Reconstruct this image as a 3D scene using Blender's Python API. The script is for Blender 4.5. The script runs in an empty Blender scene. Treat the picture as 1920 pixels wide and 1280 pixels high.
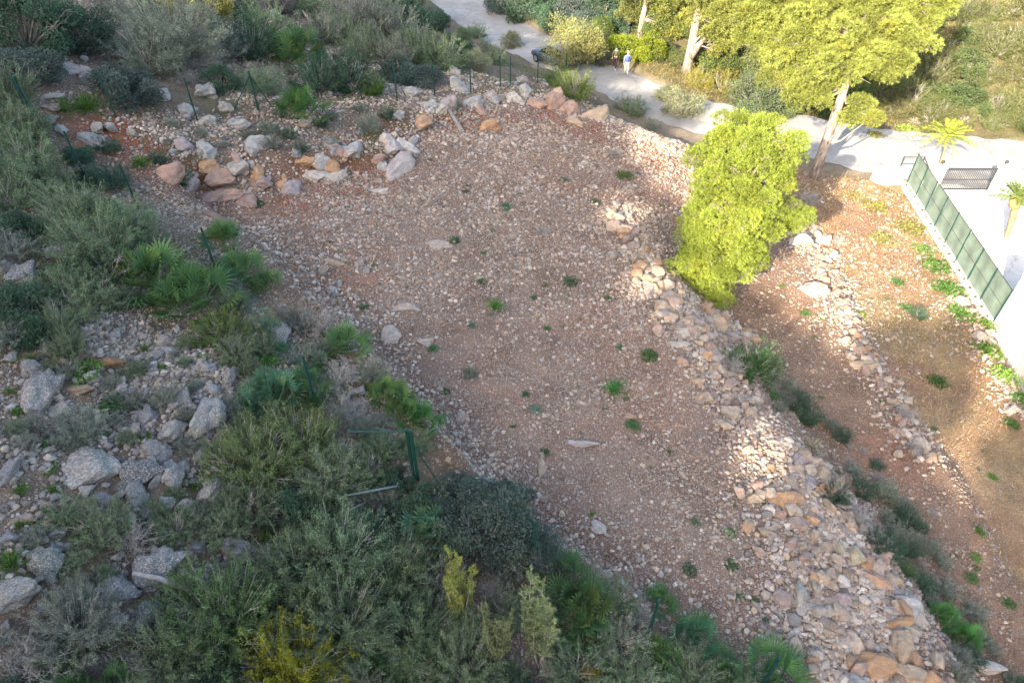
import bpy, bmesh, math, random
import numpy as np
from mathutils import Vector, Matrix, noise as mnoise

# ------------------------------------------------------------------ scene, camera, sky, sun
SC = bpy.context.scene
COL = SC.collection
random.seed(7)
RG = np.random.default_rng(7)
R_ = math.radians
Z0 = 20.0                       # height of the camera above the scene's zero level
PITCH = R_(42.0)
cam_d = bpy.data.cameras.new('camera')
cam_d.lens = 24.0; cam_d.sensor_width = 36.0
cam_d.clip_start = 0.1; cam_d.clip_end = 900.0
cam = bpy.data.objects.new('camera', cam_d); COL.objects.link(cam)
cam.location = (0, 0, Z0); cam.rotation_euler = (math.pi / 2 - PITCH, 0, 0)
SC.camera = cam

SUN_EL = R_(25.0)
SX, SY = -0.555, -0.832          # horizontal direction towards the sun
world = bpy.data.worlds.new("World"); SC.world = world; world.use_nodes = True
wn = world.node_tree.nodes; wl = world.node_tree.links
for n in list(wn): wn.remove(n)
sky = wn.new('ShaderNodeTexSky'); sky.sky_type = 'NISHITA'; sky.sun_disc = False
sky.sun_elevation = SUN_EL; sky.sun_rotation = math.atan2(SX, SY)
sky.air_density = 1.0; sky.dust_density = 3.5; sky.ozone_density = 0.3
bg = wn.new('ShaderNodeBackground'); bg.inputs['Strength'].default_value = 0.15
wo = wn.new('ShaderNodeOutputWorld')
wl.new(sky.outputs[0], bg.inputs[0]); wl.new(bg.outputs[0], wo.inputs[0])
sun_d = bpy.data.lights.new('sun', 'SUN'); sun_d.energy = 4.6; sun_d.angle = R_(0.55)
sun_d.color = (1.0, 0.875, 0.69)
sun = bpy.data.objects.new('sun', sun_d); COL.objects.link(sun)
sdir = Vector((SX * math.cos(SUN_EL), SY * math.cos(SUN_EL), math.sin(SUN_EL)))
sun.rotation_euler = sdir.to_track_quat('Z', 'Y').to_euler()
sun.location = (-40, -60, 60)
vs = SC.view_settings
vs.view_transform = 'Standard'; vs.look = 'None'; vs.gamma = 1.0; vs.use_curve_mapping = False
vs.exposure = 2.15
SC.render.engine = 'CYCLES'
cy = SC.cycles
cy.max_bounces = 5; cy.diffuse_bounces = 3; cy.glossy_bounces = 2; cy.transmission_bounces = 3
cy.transparent_max_bounces = 4; cy.use_denoising = True; cy.caustics_reflective = False; cy.denoising_prefilter = 'ACCURATE'

# ------------------------------------------------------------------ small helpers
def tag(o, label=None, cat=None, group=None, kind=None):
    if label: o['label'] = label
    if cat: o['category'] = cat
    if group: o['group'] = group
    if kind: o['kind'] = kind
    return o

def np_mesh(name, V, F, mat, smooth=False, col=None, colname='tone'):
    """mesh from numpy: V n x 3, F m x k (all faces k-sided)"""
    V = np.asarray(V, dtype=np.float32); F = np.asarray(F, dtype=np.int32)
    me = bpy.data.meshes.new(name)
    me.vertices.add(len(V)); me.vertices.foreach_set('co', V.ravel())
    k = F.shape[1]
    me.loops.add(F.size); me.loops.foreach_set('vertex_index', F.ravel())
    me.polygons.add(len(F))
    me.polygons.foreach_set('loop_start', np.arange(0, F.size, k, dtype=np.int32))
    me.polygons.foreach_set('loop_total', np.full(len(F), k, dtype=np.int32))
    me.update(calc_edges=True)
    me.polygons.foreach_set('use_smooth', np.full(len(F), smooth, dtype=bool))
    if col is not None:
        a = me.color_attributes.new(colname, 'FLOAT_COLOR', 'POINT')
        c = np.ones((len(V), 4), dtype=np.float32); c[:, :3] = np.asarray(col, dtype=np.float32).reshape(len(V), -1)
        a.data.foreach_set('color', c.ravel())
    if mat: me.materials.append(mat)
    me.validate()
    return me

def link(name, me, parent=None, color=None):
    o = bpy.data.objects.new(name, me); COL.objects.link(o)
    if parent: o.parent = parent
    if color is not None: o.color = (*color, 1)
    return o

def empty(name, loc=(0, 0, 0), rz=0, sc=1):
    o = bpy.data.objects.new(name, None); COL.objects.link(o)
    o.empty_display_size = 0.2
    o.location = loc; o.rotation_euler = (0, 0, rz); o.scale = (sc, sc, sc) if not hasattr(sc, '__len__') else sc
    return o

class MB:
    """collects boxes, tubes and prisms in one mesh"""
    def __init__(s): s.v = []; s.f = []
    def add(s, vs_, fs):
        b = len(s.v); s.v += [tuple(v) for v in vs_]; s.f += [tuple(b + i for i in f) for f in fs]
    def box(s, c, d, rz=0, M=None):
        x, y, z = d[0] / 2, d[1] / 2, d[2] / 2
        p = [Vector((i * x, j * y, k * z)) for i in (-1, 1) for j in (-1, 1) for k in (-1, 1)]
        R = Matrix.Rotation(rz, 3, 'Z') if M is None else M
        p = [R @ q + Vector(c) for q in p]
        s.add(p, [(0, 1, 3, 2), (4, 6, 7, 5), (0, 4, 5, 1), (2, 3, 7, 6), (0, 2, 6, 4), (1, 5, 7, 3)])
    def tube(s, pts, rad, n=8, cap=True):
        pts = [Vector(p) for p in pts]
        if not hasattr(rad, '__len__'): rad = [rad] * len(pts)
        base = len(s.v); ref = Vector((0.31, 0.17, 0.93)).normalized()
        for i, p in enumerate(pts):
            t = (pts[min(i + 1, len(pts) - 1)] - pts[max(i - 1, 0)]).normalized()
            a = t.cross(ref)
            if a.length < 0.05: a = t.cross(Vector((1, 0, 0)))
            a.normalize(); b = t.cross(a)
            for k in range(n):
                q = 2 * math.pi * k / n
                s.v.append(tuple(p + (a * math.cos(q) + b * math.sin(q)) * rad[i]))
        for i in range(len(pts) - 1):
            for k in range(n):
                k2 = (k + 1) % n
                s.f.append((base + i * n + k, base + i * n + k2, base + (i + 1) * n + k2, base + (i + 1) * n + k))
        if cap:
            s.f.append(tuple(base + k for k in range(n))[::-1])
            s.f.append(tuple(base + (len(pts) - 1) * n + k for k in range(n)))
    def mesh(s, name, mat, smooth=False, bevel=0):
        me = bpy.data.meshes.new(name); me.from_pydata(s.v, [], s.f)
        bm = bmesh.new(); bm.from_mesh(me)
        bmesh.ops.recalc_face_normals(bm, faces=bm.faces)
        if bevel:
            bmesh.ops.bevel(bm, geom=list(bm.edges), offset=bevel, segments=2, affect='EDGES', clamp_overlap=True)
        bm.to_mesh(me); bm.free()
        for p in me.polygons: p.use_smooth = smooth
        if mat: me.materials.append(mat)
        me.update()
        return me
    def build(s, name, mat, parent=None, smooth=False, bevel=0, color=None):
        return link(name, s.mesh(name, mat, smooth, bevel), parent, color)

# value noise for the terrain
_T = RG.random((256, 256))
def vnoise(x, y, seed=0):
    x = np.asarray(x, float) + seed * 17.3; y = np.asarray(y, float) + seed * 9.1
    xi = np.floor(x).astype(int); yi = np.floor(y).astype(int)
    fx = x - xi; fy = y - yi
    fx = fx * fx * (3 - 2 * fx); fy = fy * fy * (3 - 2 * fy)
    g = lambda a, b: _T[a % 256, b % 256]
    return ((g(xi, yi) * (1 - fx) + g(xi + 1, yi) * fx) * (1 - fy) + (g(xi, yi + 1) * (1 - fx) + g(xi + 1, yi + 1) * fx) * fy)
def fbm(x, y, sc, octv=4, seed=0):
    v = 0; a = 1; t = 0
    for i in range(octv):
        v = v + a * vnoise(np.asarray(x) / sc, np.asarray(y) / sc, seed + i * 3.7); t += a; a *= 0.5; sc *= 0.5
    return v / t

# ------------------------------------------------------------------ materials
def new_mat(name):
    m = bpy.data.materials.new(name); m.use_nodes = True
    nt = m.node_tree
    for n in list(nt.nodes): nt.nodes.remove(n)
    return m, nt.nodes, nt.links
def N(nodes, t, **kw):
    n = nodes.new(t)
    for k, v in kw.items():
        if k in n.inputs: n.inputs[k].default_value = v
        else: setattr(n, k, v)
    return n
def mixc(nodes, links, fac, a, b, mode='MIX'):
    n = nodes.new('ShaderNodeMix'); n.data_type = 'RGBA'; n.blend_type = mode
    for i, v in ((0, fac), (6, a), (7, b)):
        if isinstance(v, (int, float)): n.inputs[i].default_value = v
        elif isinstance(v, (tuple, list)): n.inputs[i].default_value = (*v[:3], 1)
        else: links.new(v, n.inputs[i])
    return n.outputs[2]
def ramp(nodes, links, src, stops):
    r = nodes.new('ShaderNodeValToRGB'); e = r.color_ramp.elements
    while len(e) < len(stops): e.new(0.5)
    for el, (p, c) in zip(e, stops):
        el.position = p; el.color = (*c, 1) if hasattr(c, '__len__') else (c, c, c, 1)
    links.new(src, r.inputs[0]); return r.outputs[0]
def coords(nodes, links, kind='Object', scale=1.0):
    tc = nodes.new('ShaderNodeTexCoord'); mp = nodes.new('ShaderNodeMapping')
    mp.inputs['Scale'].default_value = (scale,) * 3
    links.new(tc.outputs[kind], mp.inputs[0]); return mp.outputs[0]
def noise_t(nodes, links, vec, scale, detail=4, rough=0.55):
    n = N(nodes, 'ShaderNodeTexNoise', Scale=scale, Detail=detail, Roughness=rough)
    links.new(vec, n.inputs['Vector']); return n.outputs['Fac']
def finish(nodes, links, colr, rough=0.85, bump=None, bstr=0.4, bdist=0.05, spec=0.25):
    p = N(nodes, 'ShaderNodeBsdfPrincipled', Roughness=rough)
    p.inputs['Specular IOR Level'].default_value = spec
    if isinstance(colr, (tuple, list)): p.inputs['Base Color'].default_value = (*colr[:3], 1)
    else: links.new(colr, p.inputs['Base Color'])
    if bump is not None:
        b = N(nodes, 'ShaderNodeBump', Strength=bstr, Distance=bdist)
        links.new(bump, b.inputs['Height']); links.new(b.outputs[0], p.inputs['Normal'])
    o = nodes.new('ShaderNodeOutputMaterial'); links.new(p.outputs[0], o.inputs[0]); return p

def mat_simple(name, c, rough=0.6, metal=0, var=0.15, scale=6, spec=0.3):
    m, n, l = new_mat(name)
    v = noise_t(n, l, coords(n, l), scale, 3)
    cc = ramp(n, l, v, [(0.3, tuple(x * (1 - var) for x in c)), (0.7, tuple(min(1, x * (1 + var)) for x in c))])
    p = finish(n, l, cc, rough, v, 0.1, 0.01, spec); p.inputs['Metallic'].default_value = metal
    return m

def mat_ground():
    m, n, l = new_mat('stony_ground')
    at = N(n, 'ShaderNodeAttribute', attribute_name='tone')
    vec = coords(n, l)
    big = noise_t(n, l, vec, 1.1, 6, 0.65)
    fine = noise_t(n, l, vec, 14, 4, 0.7)
    vo = N(n, 'ShaderNodeTexVoronoi', Scale=13.0); l.new(vec, vo.inputs['Vector'])
    vc = N(n, 'ShaderNodeTexVoronoi', Scale=30.0); l.new(vec, vc.inputs['Vector'])
    # pebbles: pick about half of the voronoi cells and make them stone coloured
    sep = n.new('ShaderNodeSeparateColor'); l.new(vo.outputs['Color'], sep.inputs[0])
    sep2 = n.new('ShaderNodeSeparateColor'); l.new(vc.outputs['Color'], sep2.inputs[0])
    def step(src, a, b): return ramp(n, l, src, [(a, 0.0), (b, 1.0)])
    d1 = ramp(n, l, vo.outputs['Distance'], [(0.30, 1.0), (0.48, 0.0)])
    d2 = ramp(n, l, vc.outputs['Distance'], [(0.30, 1.0), (0.50, 0.0)])
    peb = N(n, 'ShaderNodeMath', operation='MULTIPLY'); l.new(d1, peb.inputs[0]); l.new(step(sep.outputs[0], 0.45, 0.5), peb.inputs[1])
    peb2 = N(n, 'ShaderNodeMath', operation='MULTIPLY'); l.new(d2, peb2.inputs[0]); l.new(step(sep2.outputs[1], 0.35, 0.4), peb2.inputs[1])
    mx = N(n, 'ShaderNodeMath', operation='MAXIMUM'); l.new(peb.outputs[0], mx.inputs[0]); l.new(peb2.outputs[0], mx.inputs[1])
    amt = N(n, 'ShaderNodeMath', operation='MULTIPLY'); l.new(mx.outputs[0], amt.inputs[0]); l.new(at.outputs['Alpha'], amt.inputs[1])
    base = mixc(n, l, 1.0, at.outputs['Color'], ramp(n, l, big, [(0.25, (0.62, 0.6, 0.6)), (0.75, (1.3, 1.28, 1.22))]), 'MULTIPLY')
    base = mixc(n, l, 1.0, base, ramp(n, l, fine, [(0.3, (0.7, 0.7, 0.7)), (0.7, (1.25, 1.25, 1.25))]), 'MULTIPLY')
    stone = ramp(n, l, sep.outputs[2], [(0.0, (0.30, 0.20, 0.15)), (0.5, (0.42, 0.33, 0.26)), (1.0, (0.55, 0.49, 0.42))])
    colr = mixc(n, l, amt.outputs[0], base, stone)
    hh = N(n, 'ShaderNodeMath', operation='ADD'); l.new(mx.outputs[0], hh.inputs[0]); l.new(fine, hh.inputs[1])
    finish(n, l, colr, 0.95, hh.outputs[0], 0.8, 0.05, 0.1)
    return m

def mat_foliage(name, transl=0.35, spread=(0.62, 1.38)):
    """leaf colour = the object's own colour, varied leaf by leaf through the tone attribute"""
    m, n, l = new_mat(name)
    oi = n.new('ShaderNodeObjectInfo')
    at = N(n, 'ShaderNodeAttribute', attribute_name='tone')
    sp = n.new('ShaderNodeSeparateColor'); l.new(at.outputs['Color'], sp.inputs[0])
    v = ramp(n, l, sp.outputs[0], [(0.0, (spread[0],) * 3), (1.0, (spread[1],) * 3)])
    c = mixc(n, l, 1.0, oi.outputs['Color'], v, 'MULTIPLY')
    # some leaves drier / yellower
    dry = mixc(n, l, 1.0, c, (1.3, 1.08, 0.8), 'MULTIPLY')
    c = mixc(n, l, sp.outputs[1], c, dry)
    d = n.new('ShaderNodeBsdfDiffuse'); t = n.new('ShaderNodeBsdfTranslucent')
    l.new(c, d.inputs[0]); l.new(c, t.inputs[0])
    mx = n.new('ShaderNodeMixShader'); mx.inputs[0].default_value = transl
    l.new(d.outputs[0], mx.inputs[1]); l.new(t.outputs[0], mx.inputs[2])
    o = n.new('ShaderNodeOutputMaterial'); l.new(mx.outputs[0], o.inputs[0])
    return m

def mat_rock(name, lichen=0.5, stain=0.3):
    m, n, l = new_mat(name)
    oi = n.new('ShaderNodeObjectInfo')
    vec = coords(n, l)
    add = N(n, 'ShaderNodeVectorMath', operation='ADD'); l.new(vec, add.inputs[0])
    sc = N(n, 'ShaderNodeMath', operation='MULTIPLY'); l.new(oi.outputs['Random'], sc.inputs[0]); sc.inputs[1].default_value = 37.0
    l.new(sc.outputs[0], add.inputs[1]); vec = add.outputs[0]
    a = noise_t(n, l, vec, 2.2, 6, 0.65); b = noise_t(n, l, vec, 13, 6, 0.75); c3 = noise_t(n, l, vec, 1.3, 3)
    c = mixc(n, l, 1.0, oi.outputs['Color'], ramp(n, l, a, [(0.3, (0.62, 0.62, 0.64)), (0.7, (1.3, 1.28, 1.25))]), 'MULTIPLY')
    st = ramp(n, l, c3, [(0.52, 0.0), (0.64, stain)])
    c = mixc(n, l, st, c, (0.46, 0.25, 0.13))
    li = ramp(n, l, b, [(0.51, 0.0), (0.56, lichen)])
    c = mixc(n, l, li, c, (0.52, 0.52, 0.49))
    dk = ramp(n, l, b, [(0.36, 0.6 * lichen + 0.1), (0.43, 0.0)])
    c = mixc(n, l, dk, c, (0.10, 0.10, 0.10))
    vo = N(n, 'ShaderNodeTexVoronoi', Scale=3.0, feature='DISTANCE_TO_EDGE'); l.new(vec, vo.inputs['Vector'])
    ck = ramp(n, l, vo.outputs['Distance'], [(0.0, 0.0), (0.06, 1.0)])
    h = N(n, 'ShaderNodeMath', operation='MULTIPLY_ADD'); l.new(ck, h.inputs[0]); h.inputs[1].default_value = 0.3; l.new(b, h.inputs[2])
    finish(n, l, c, 0.92, h.outputs[0], 0.7, 0.06, 0.15)
    return m

def mat_vcol(name, rough=0.9):
    m, n, l = new_mat(name)
    at = N(n, 'ShaderNodeAttribute', attribute_name='tone')
    v = noise_t(n, l, coords(n, l), 25, 3)
    c = mixc(n, l, 1.0, at.outputs['Color'], ramp(n, l, v, [(0.3, (0.8,) * 3), (0.7, (1.2,) * 3)]), 'MULTIPLY')
    finish(n, l, c, rough, None, spec=0.15); return m

def mat_bark(name, c1, c2, scale=5):
    m, n, l = new_mat(name)
    tc = n.new('ShaderNodeTexCoord'); mp = n.new('ShaderNodeMapping'); mp.inputs['Scale'].default_value = (1, 1, 0.25)
    l.new(tc.outputs['Object'], mp.inputs[0])
    a = noise_t(n, l, mp.outputs[0], scale, 6, 0.7)
    c = ramp(n, l, a, [(0.35, c1), (0.65, c2)])
    finish(n, l, c, 0.9, a, 0.8, 0.05, 0.1); return m

def mat_concrete(name, c, patch=0.25, scale=0.5):
    m, n, l = new_mat(name)
    vec = coords(n, l)
    a = noise_t(n, l, vec, scale, 6, 0.6); b = noise_t(n, l, vec, 30, 3, 0.6); e = noise_t(n, l, vec, scale * 5, 5, 0.7)
    cc = ramp(n, l, a, [(0.3, tuple(x * (1 - patch) for x in c)), (0.7, tuple(min(1, x * (1 + patch)) for x in c))])
    cc = mixc(n, l, 1.0, cc, ramp(n, l, e, [(0.3, (0.88, 0.86, 0.84)), (0.6, (1.04, 1.04, 1.04))]), 'MULTIPLY')
    cc = mixc(n, l, 1.0, cc, ramp(n, l, b, [(0.3, (0.88,) * 3), (0.7, (1.1,) * 3)]), 'MULTIPLY')
    ck = N(n, 'ShaderNodeTexVoronoi', Scale=0.32, feature='DISTANCE_TO_EDGE'); wv = N(n, 'ShaderNodeVectorMath', operation='ADD'); l.new(vec, wv.inputs[0])
    nz = N(n, 'ShaderNodeTexNoise', Scale=1.7, Detail=5.0); l.new(vec, nz.inputs['Vector']); l.new(nz.outputs['Color'], wv.inputs[1]); l.new(wv.outputs[0], ck.inputs['Vector'])
    cc = mixc(n, l, ramp(n, l, ck.outputs['Distance'], [(0.004, 0.45), (0.012, 0.0)]), cc, tuple(x * .3 for x in c))
    finish(n, l, cc, 0.9, b, 0.3, 0.01, 0.15); return m

M = {}
M['ground'] = mat_ground()
M['leaf'] = mat_foliage('leaf', 0.30)
M['needle'] = mat_foliage('needle', 0.35, (0.45, 1.5))
M['palm'] = mat_foliage('palm_leaf', 0.25, (0.7, 1.35))
M['boulder'] = mat_rock('grey_limestone', 0.6, 0.10)
M['rubble'] = mat_rock('rubble_stone', 0.14, 0.28)
M['pebble'] = mat_vcol('pebble')
M['twig'] = mat_bark('grey_twig', (0.16, 0.14, 0.12), (0.34, 0.31, 0.28), 12)
M['twig_pale'] = mat_bark('pale_twig', (0.24, 0.22, 0.20), (0.42, 0.39, 0.36), 12)
M['bark'] = mat_bark('pine_bark', (0.16, 0.11, 0.08), (0.42, 0.36, 0.31), 6)
M['bark_pale'] = mat_bark('pale_bark', (0.10, 0.075, 0.06), (0.40, 0.35, 0.31), 7)
M['road'] = mat_concrete('road_surface', (0.30, 0.29, 0.275), 0.2, 0.35)
M['drive'] = mat_concrete('drive_paving', (0.55, 0.53, 0.50), 0.08, 0.4)
M['render'] = mat_concrete('white_render', (0.72, 0.70, 0.67), 0.06, 0.8)
M['capstone'] = mat_concrete('pale_cap', (0.62, 0.58, 0.52), 0.15, 1.5)
M['green_steel'] = mat_simple('green_steel', (0.010, 0.05, 0.04), 0.5, 0.0, 0.2, 8)
M['green_net'] = mat_simple('green_screen', (0.15, 0.195, 0.165), 0.8, 0, 0.12, 3, 0.1)
M['dark_steel'] = mat_simple('dark_steel', (0.05, 0.05, 0.05), 0.5, 0.3)
M['tile'] = mat_simple('terracotta', (0.32, 0.19, 0.14), 0.8)

# ------------------------------------------------------------------ terrain
F_ = Vector((0, math.cos(PITCH), -math.sin(PITCH))); U_ = Vector((0, math.sin(PITCH), math.cos(PITCH)))
def ray(px, py):
    return Vector(((px - 960) / 1280.0, 0, 0)) + F_ + U_ * ((640 - py) / 1280.0)
def P(px, py, h):
    d = ray(px, py); k = h / -d.z
    return (d.x * k, d.y * k)
def ctrl(px, py, h):
    x, y = P(px, py, h); return (x, y, -h)

NAT = [ctrl(*c) for c in [
    (0, 0, 9.6), (220, 0, 11.2), (450, 0, 13.2), (650, 0, 15.5), (780, 0, 19.0), (860, 70, 19.3), (905, 110, 18.2), (0, 220, 10.2), (218, 222, 11.4), (485, 208, 12.9),
    (745, 188, 14.5), (957, 165, 16.0), (0, 450, 10.8), (160, 340, 11.8), (0, 640, 11.2), (260, 400, 12.4), (0, 900, 11.3), (0, 1280, 11.6),
    (300, 1280, 12.4), (300, 900, 12.1), (300, 650, 12.2), (595, 700, 13.0), (785, 880, 13.6), (700, 1280, 13.8), (1000, 1280, 14.4),
    (1215, 1200, 14.6), (600, 1050, 13.3), (1300, 130, 19.2), (1450, 150, 18.9), (1600, 180, 18.8), (1750, 200, 18.7), (1920, 230, 18.8),
    (1200, 0, 17.6), (1500, 0, 16.2), (1920, 0, 14.5), (1050, 0, 19.8), (2400, 0, 13), (2400, 600, 20), (2300, 1280, 19), (880, -20, 20.5)]]
def ridge_pt(s, a):
    return (-SY * s + -SX * 0 + SX * -a * -1 * -1 if False else (0.832 * s + 0.555 * a), (-0.555 * s + 0.832 * a))
RIDGE = [(-75, 25), (-58, 23.5), (-45, 22.5), (-32, 18.5), (-20, 16.5), (-10, 12.0), (0, 7.5), (12, 8), (25, 7), (45, 4)]
for s, t in RIDGE:
    x, y = ridge_pt(s, -47); NAT.append((x, y, t))
    x, y = ridge_pt(s, -75); NAT.append((x, y, t + 1))
NAT += [(-45, 40, -2), (-70, 60, 2), (0, -15, -13), (-18, 0, -9), (15, -20, -15), (60, -20, -22), (-25, 90, -16), (10, 130, -14), (60, 120, -6), (90, 50, -12)]
_C = np.array(NAT)
def _tps(d2): return np.where(d2 > 1e-9, 0.5 * d2 * np.log(d2 + 1e-12), 0.0)
_n = len(_C)
_K = _tps((_C[:, None, 0] - _C[None, :, 0]) ** 2 + (_C[:, None, 1] - _C[None, :, 1]) ** 2) + np.eye(_n) * 6.0
_Pm = np.c_[np.ones(_n), _C[:, :2]]
_A = np.block([[_K, _Pm], [_Pm.T, np.zeros((3, 3))]])
_W = np.linalg.solve(_A, np.r_[_C[:, 2], np.zeros(3)])
def natural(X, Y):
    out = _W[_n] + _W[_n + 1] * X + _W[_n + 2] * Y
    for i in range(_n):
        out = out + _W[i] * _tps((X - _C[i, 0]) ** 2 + (Y - _C[i, 1]) ** 2)
    return out
def fit_plane(pts):
    c = np.array([ctrl(*p) for p in pts]); A = np.c_[np.ones(len(c)), c[:, :2]]
    k, *_ = np.linalg.lstsq(A, c[:, 2], rcond=None)
    return lambda X, Y: k[0] + k[1] * X + k[2] * Y
T1P = fit_plane([(420, 400, 14.3), (840, 240, 15.6), (1240, 300, 16.4), (1200, 400, 15.9), (1500, 1000, 15.6), (1100, 1000, 15.0), (1600, 1250, 15.7), (700, 600, 14.4)])
T2P = fit_plane([(1400, 560, 17.6), (1650, 900, 17.2), (1850, 1250, 16.9), (1560, 700, 17.4)])
T3P = fit_plane([(1560, 350, 18.7), (1800, 650, 18.5), (1900, 900, 18.0), (1700, 400, 18.8), (1920, 1200, 17.6)])
DRP = fit_plane([(1750, 360, 19.3), (1900, 450, 19.3), (1900, 330, 19.2), (2300, 600, 19.4)])
def polyw(pts, h=None): return np.array([P(a[0], a[1], a[2] if len(a) > 2 else h) for a in pts])
POLY = {}
POLY['t1'] = polyw([(390, 375, 14.2), (500, 385, 14.4), (600, 340, 14.7), (770, 300, 15), (800, 255, 15.3), (880, 222, 15.6), (1000, 208, 16), (1140, 235, 16.2), (1235, 270, 16.4),
    (1240, 330, 16.3), (1170, 380, 15.9), (1205, 470, 15.8), (1245, 560, 15.7), (1300, 650, 15.7), (1375, 745, 15.7), (1440, 820, 15.7), (1490, 900, 15.7), (1560, 980, 15.7),
    (1640, 1080, 15.7), (1700, 1180, 15.7), (1760, 1300, 15.7), (1760, 1600, 15.7), (1500, 1600, 15.6), (1430, 1270, 15.5), (1330, 1190, 15.3), (1190, 1090, 15.1), (1080, 1010, 15), (960, 920, 14.8), (860, 820, 14.6), (770, 700, 14.5), (650, 560, 14.4), (540, 450, 14.2)])
POLY['t2'] = polyw([(1375, 500, 17.6), (1440, 440, 17.7), (1500, 500, 17.6), (1560, 600, 17.5), (1620, 700, 17.4), (1690, 800, 17.3), (1780, 900, 17.2), (1850, 1050, 17.1), (1990, 1280, 17),
    (1990, 1500, 17), (1930, 1400, 17), (1895, 1270, 17.1), (1815, 1120, 17.2), (1745, 1000, 17.3), (1655, 885, 17.4), (1555, 780, 17.5), (1455, 670, 17.6)])
POLY['t3'] = polyw([(1540, 345, 18.7), (1680, 345, 18.8), (1750, 470, 18.7), (1830, 610, 18.5), (1905, 740, 18.3), (1990, 900, 18.1), (2100, 1280, 17.8), (2050, 1280, 17.7), (1900, 1050, 17.8), (1830, 900, 18), (1730, 760, 18.2), (1650, 630, 18.4), (1590, 500, 18.6), (1540, 420, 18.7)])
POLY['drive'] = polyw([(1700, 338, 19.2), (1790, 470, 19.3), (1875, 600, 19.3), (1960, 780, 19.4), (2300, 1280, 19.4), (3200, 1280, 19.4), (3000, 400, 19.3), (1930, 318, 19.2)])
POLY['hill'] = np.vstack([polyw([(1640, 1600, 15), (1440, 1330, 14.8), (1330, 1262, 14.7), (1190, 1150, 14.6), (1010, 1015, 14.2), (880, 900, 13.8), (770, 770, 13.5), (660, 650, 13.2), (520, 545, 12.9), (400, 445, 12.6), (300, 370, 12.1), (270, 285, 11.9),
    (420, 272, 12.7), (560, 270, 13.2), (690, 268, 13.8), (760, 226, 14.5), (860, 190, 15.2), (960, 175, 15.9), (1050, 162, 16.6), (1085, 158, 17.6), (1005, 128, 19.2), (955, 105, 19.8), (885, 60, 20.2), (800, -5, 20.5)]),
    np.array([(-8, 140), (-200, 160), (-200, -200), (60, -200), (12, -30)])])
POLY['far'] = np.vstack([polyw([(905, -5, 20.2), (1010, 45, 19.9), (1110, 95, 19.5), (1240, 145, 19.2), (1350, 185, 19), (1480, 210, 18.9), (1700, 240, 18.9), (1920, 268, 18.9), (2600, 330, 19)]),
    np.array([(200, 60), (200, 250), (-5, 250)])])
ROADC = [(825, -25, 20.7), (850, 0, 20.5), (940, 58, 20.2), (1035, 108, 19.8), (1150, 153, 19.5), (1235, 193, 19.3), (1330, 222, 19.2), (1480, 248, 19.1), (1640, 282, 19.1), (1800, 300, 19.15), (2000, 318, 19.2), (2500, 350, 19.3)]
ROADW = np.array([(*P(a, b, h), -h) for a, b, h in ROADC])
ROADHW = np.array([3.0, 3.0, 2.9, 2.5, 2.2, 2.4, 2.6, 2.9, 3.2, 3.4, 3.4, 3.4])
# resample the centre line smoothly (Catmull-Rom)
def catmull(Pt, k=12):
    Pt = np.asarray(Pt, float); out = []
    Q = np.vstack([2 * Pt[0] - Pt[1], Pt, 2 * Pt[-1] - Pt[-2]])
    for i in range(1, len(Q) - 2):
        for t in np.linspace(0, 1, k, endpoint=False):
            a, b, c, d = Q[i - 1], Q[i], Q[i + 1], Q[i + 2]
            out.append(0.5 * (2 * b + (c - a) * t + (2 * a - 5 * b + 4 * c - d) * t * t + (3 * b - a - 3 * c + d) * t ** 3))
    out.append(Q[-2]); return np.array(out)
RD = catmull(np.c_[ROADW, ROADHW], 10)

def dist_seg(X, Y, pl, closed):
    n = len(pl); best = np.full(X.shape, 1e9); bi = np.zeros(X.shape, int); bt = np.zeros(X.shape)
    for i in range(n if closed else n - 1):
        ax, ay = pl[i][:2]; bx, by = pl[(i + 1) % n][:2]
        dx, dy = bx - ax, by - ay; L = dx * dx + dy * dy + 1e-12
        t = np.clip(((X - ax) * dx + (Y - ay) * dy) / L, 0, 1)
        d = np.hypot(X - ax - t * dx, Y - ay - t * dy)
        m = d < best; best = np.where(m, d, best); bi = np.where(m, i, bi); bt = np.where(m, t, bt)
    return best, bi, bt
def inside(X, Y, pl):
    c = np.zeros(X.shape, bool); n = len(pl)
    for i in range(n):
        ax, ay = pl[i]; bx, by = pl[(i + 1) % n]
        if ay == by: continue
        m = ((ay > Y) != (by > Y)) & (X < (bx - ax) * (Y - ay) / (by - ay) + ax)
        c ^= m
    return c
def wt(d): return 1.0 / (d + 0.12) ** 2.2
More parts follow.
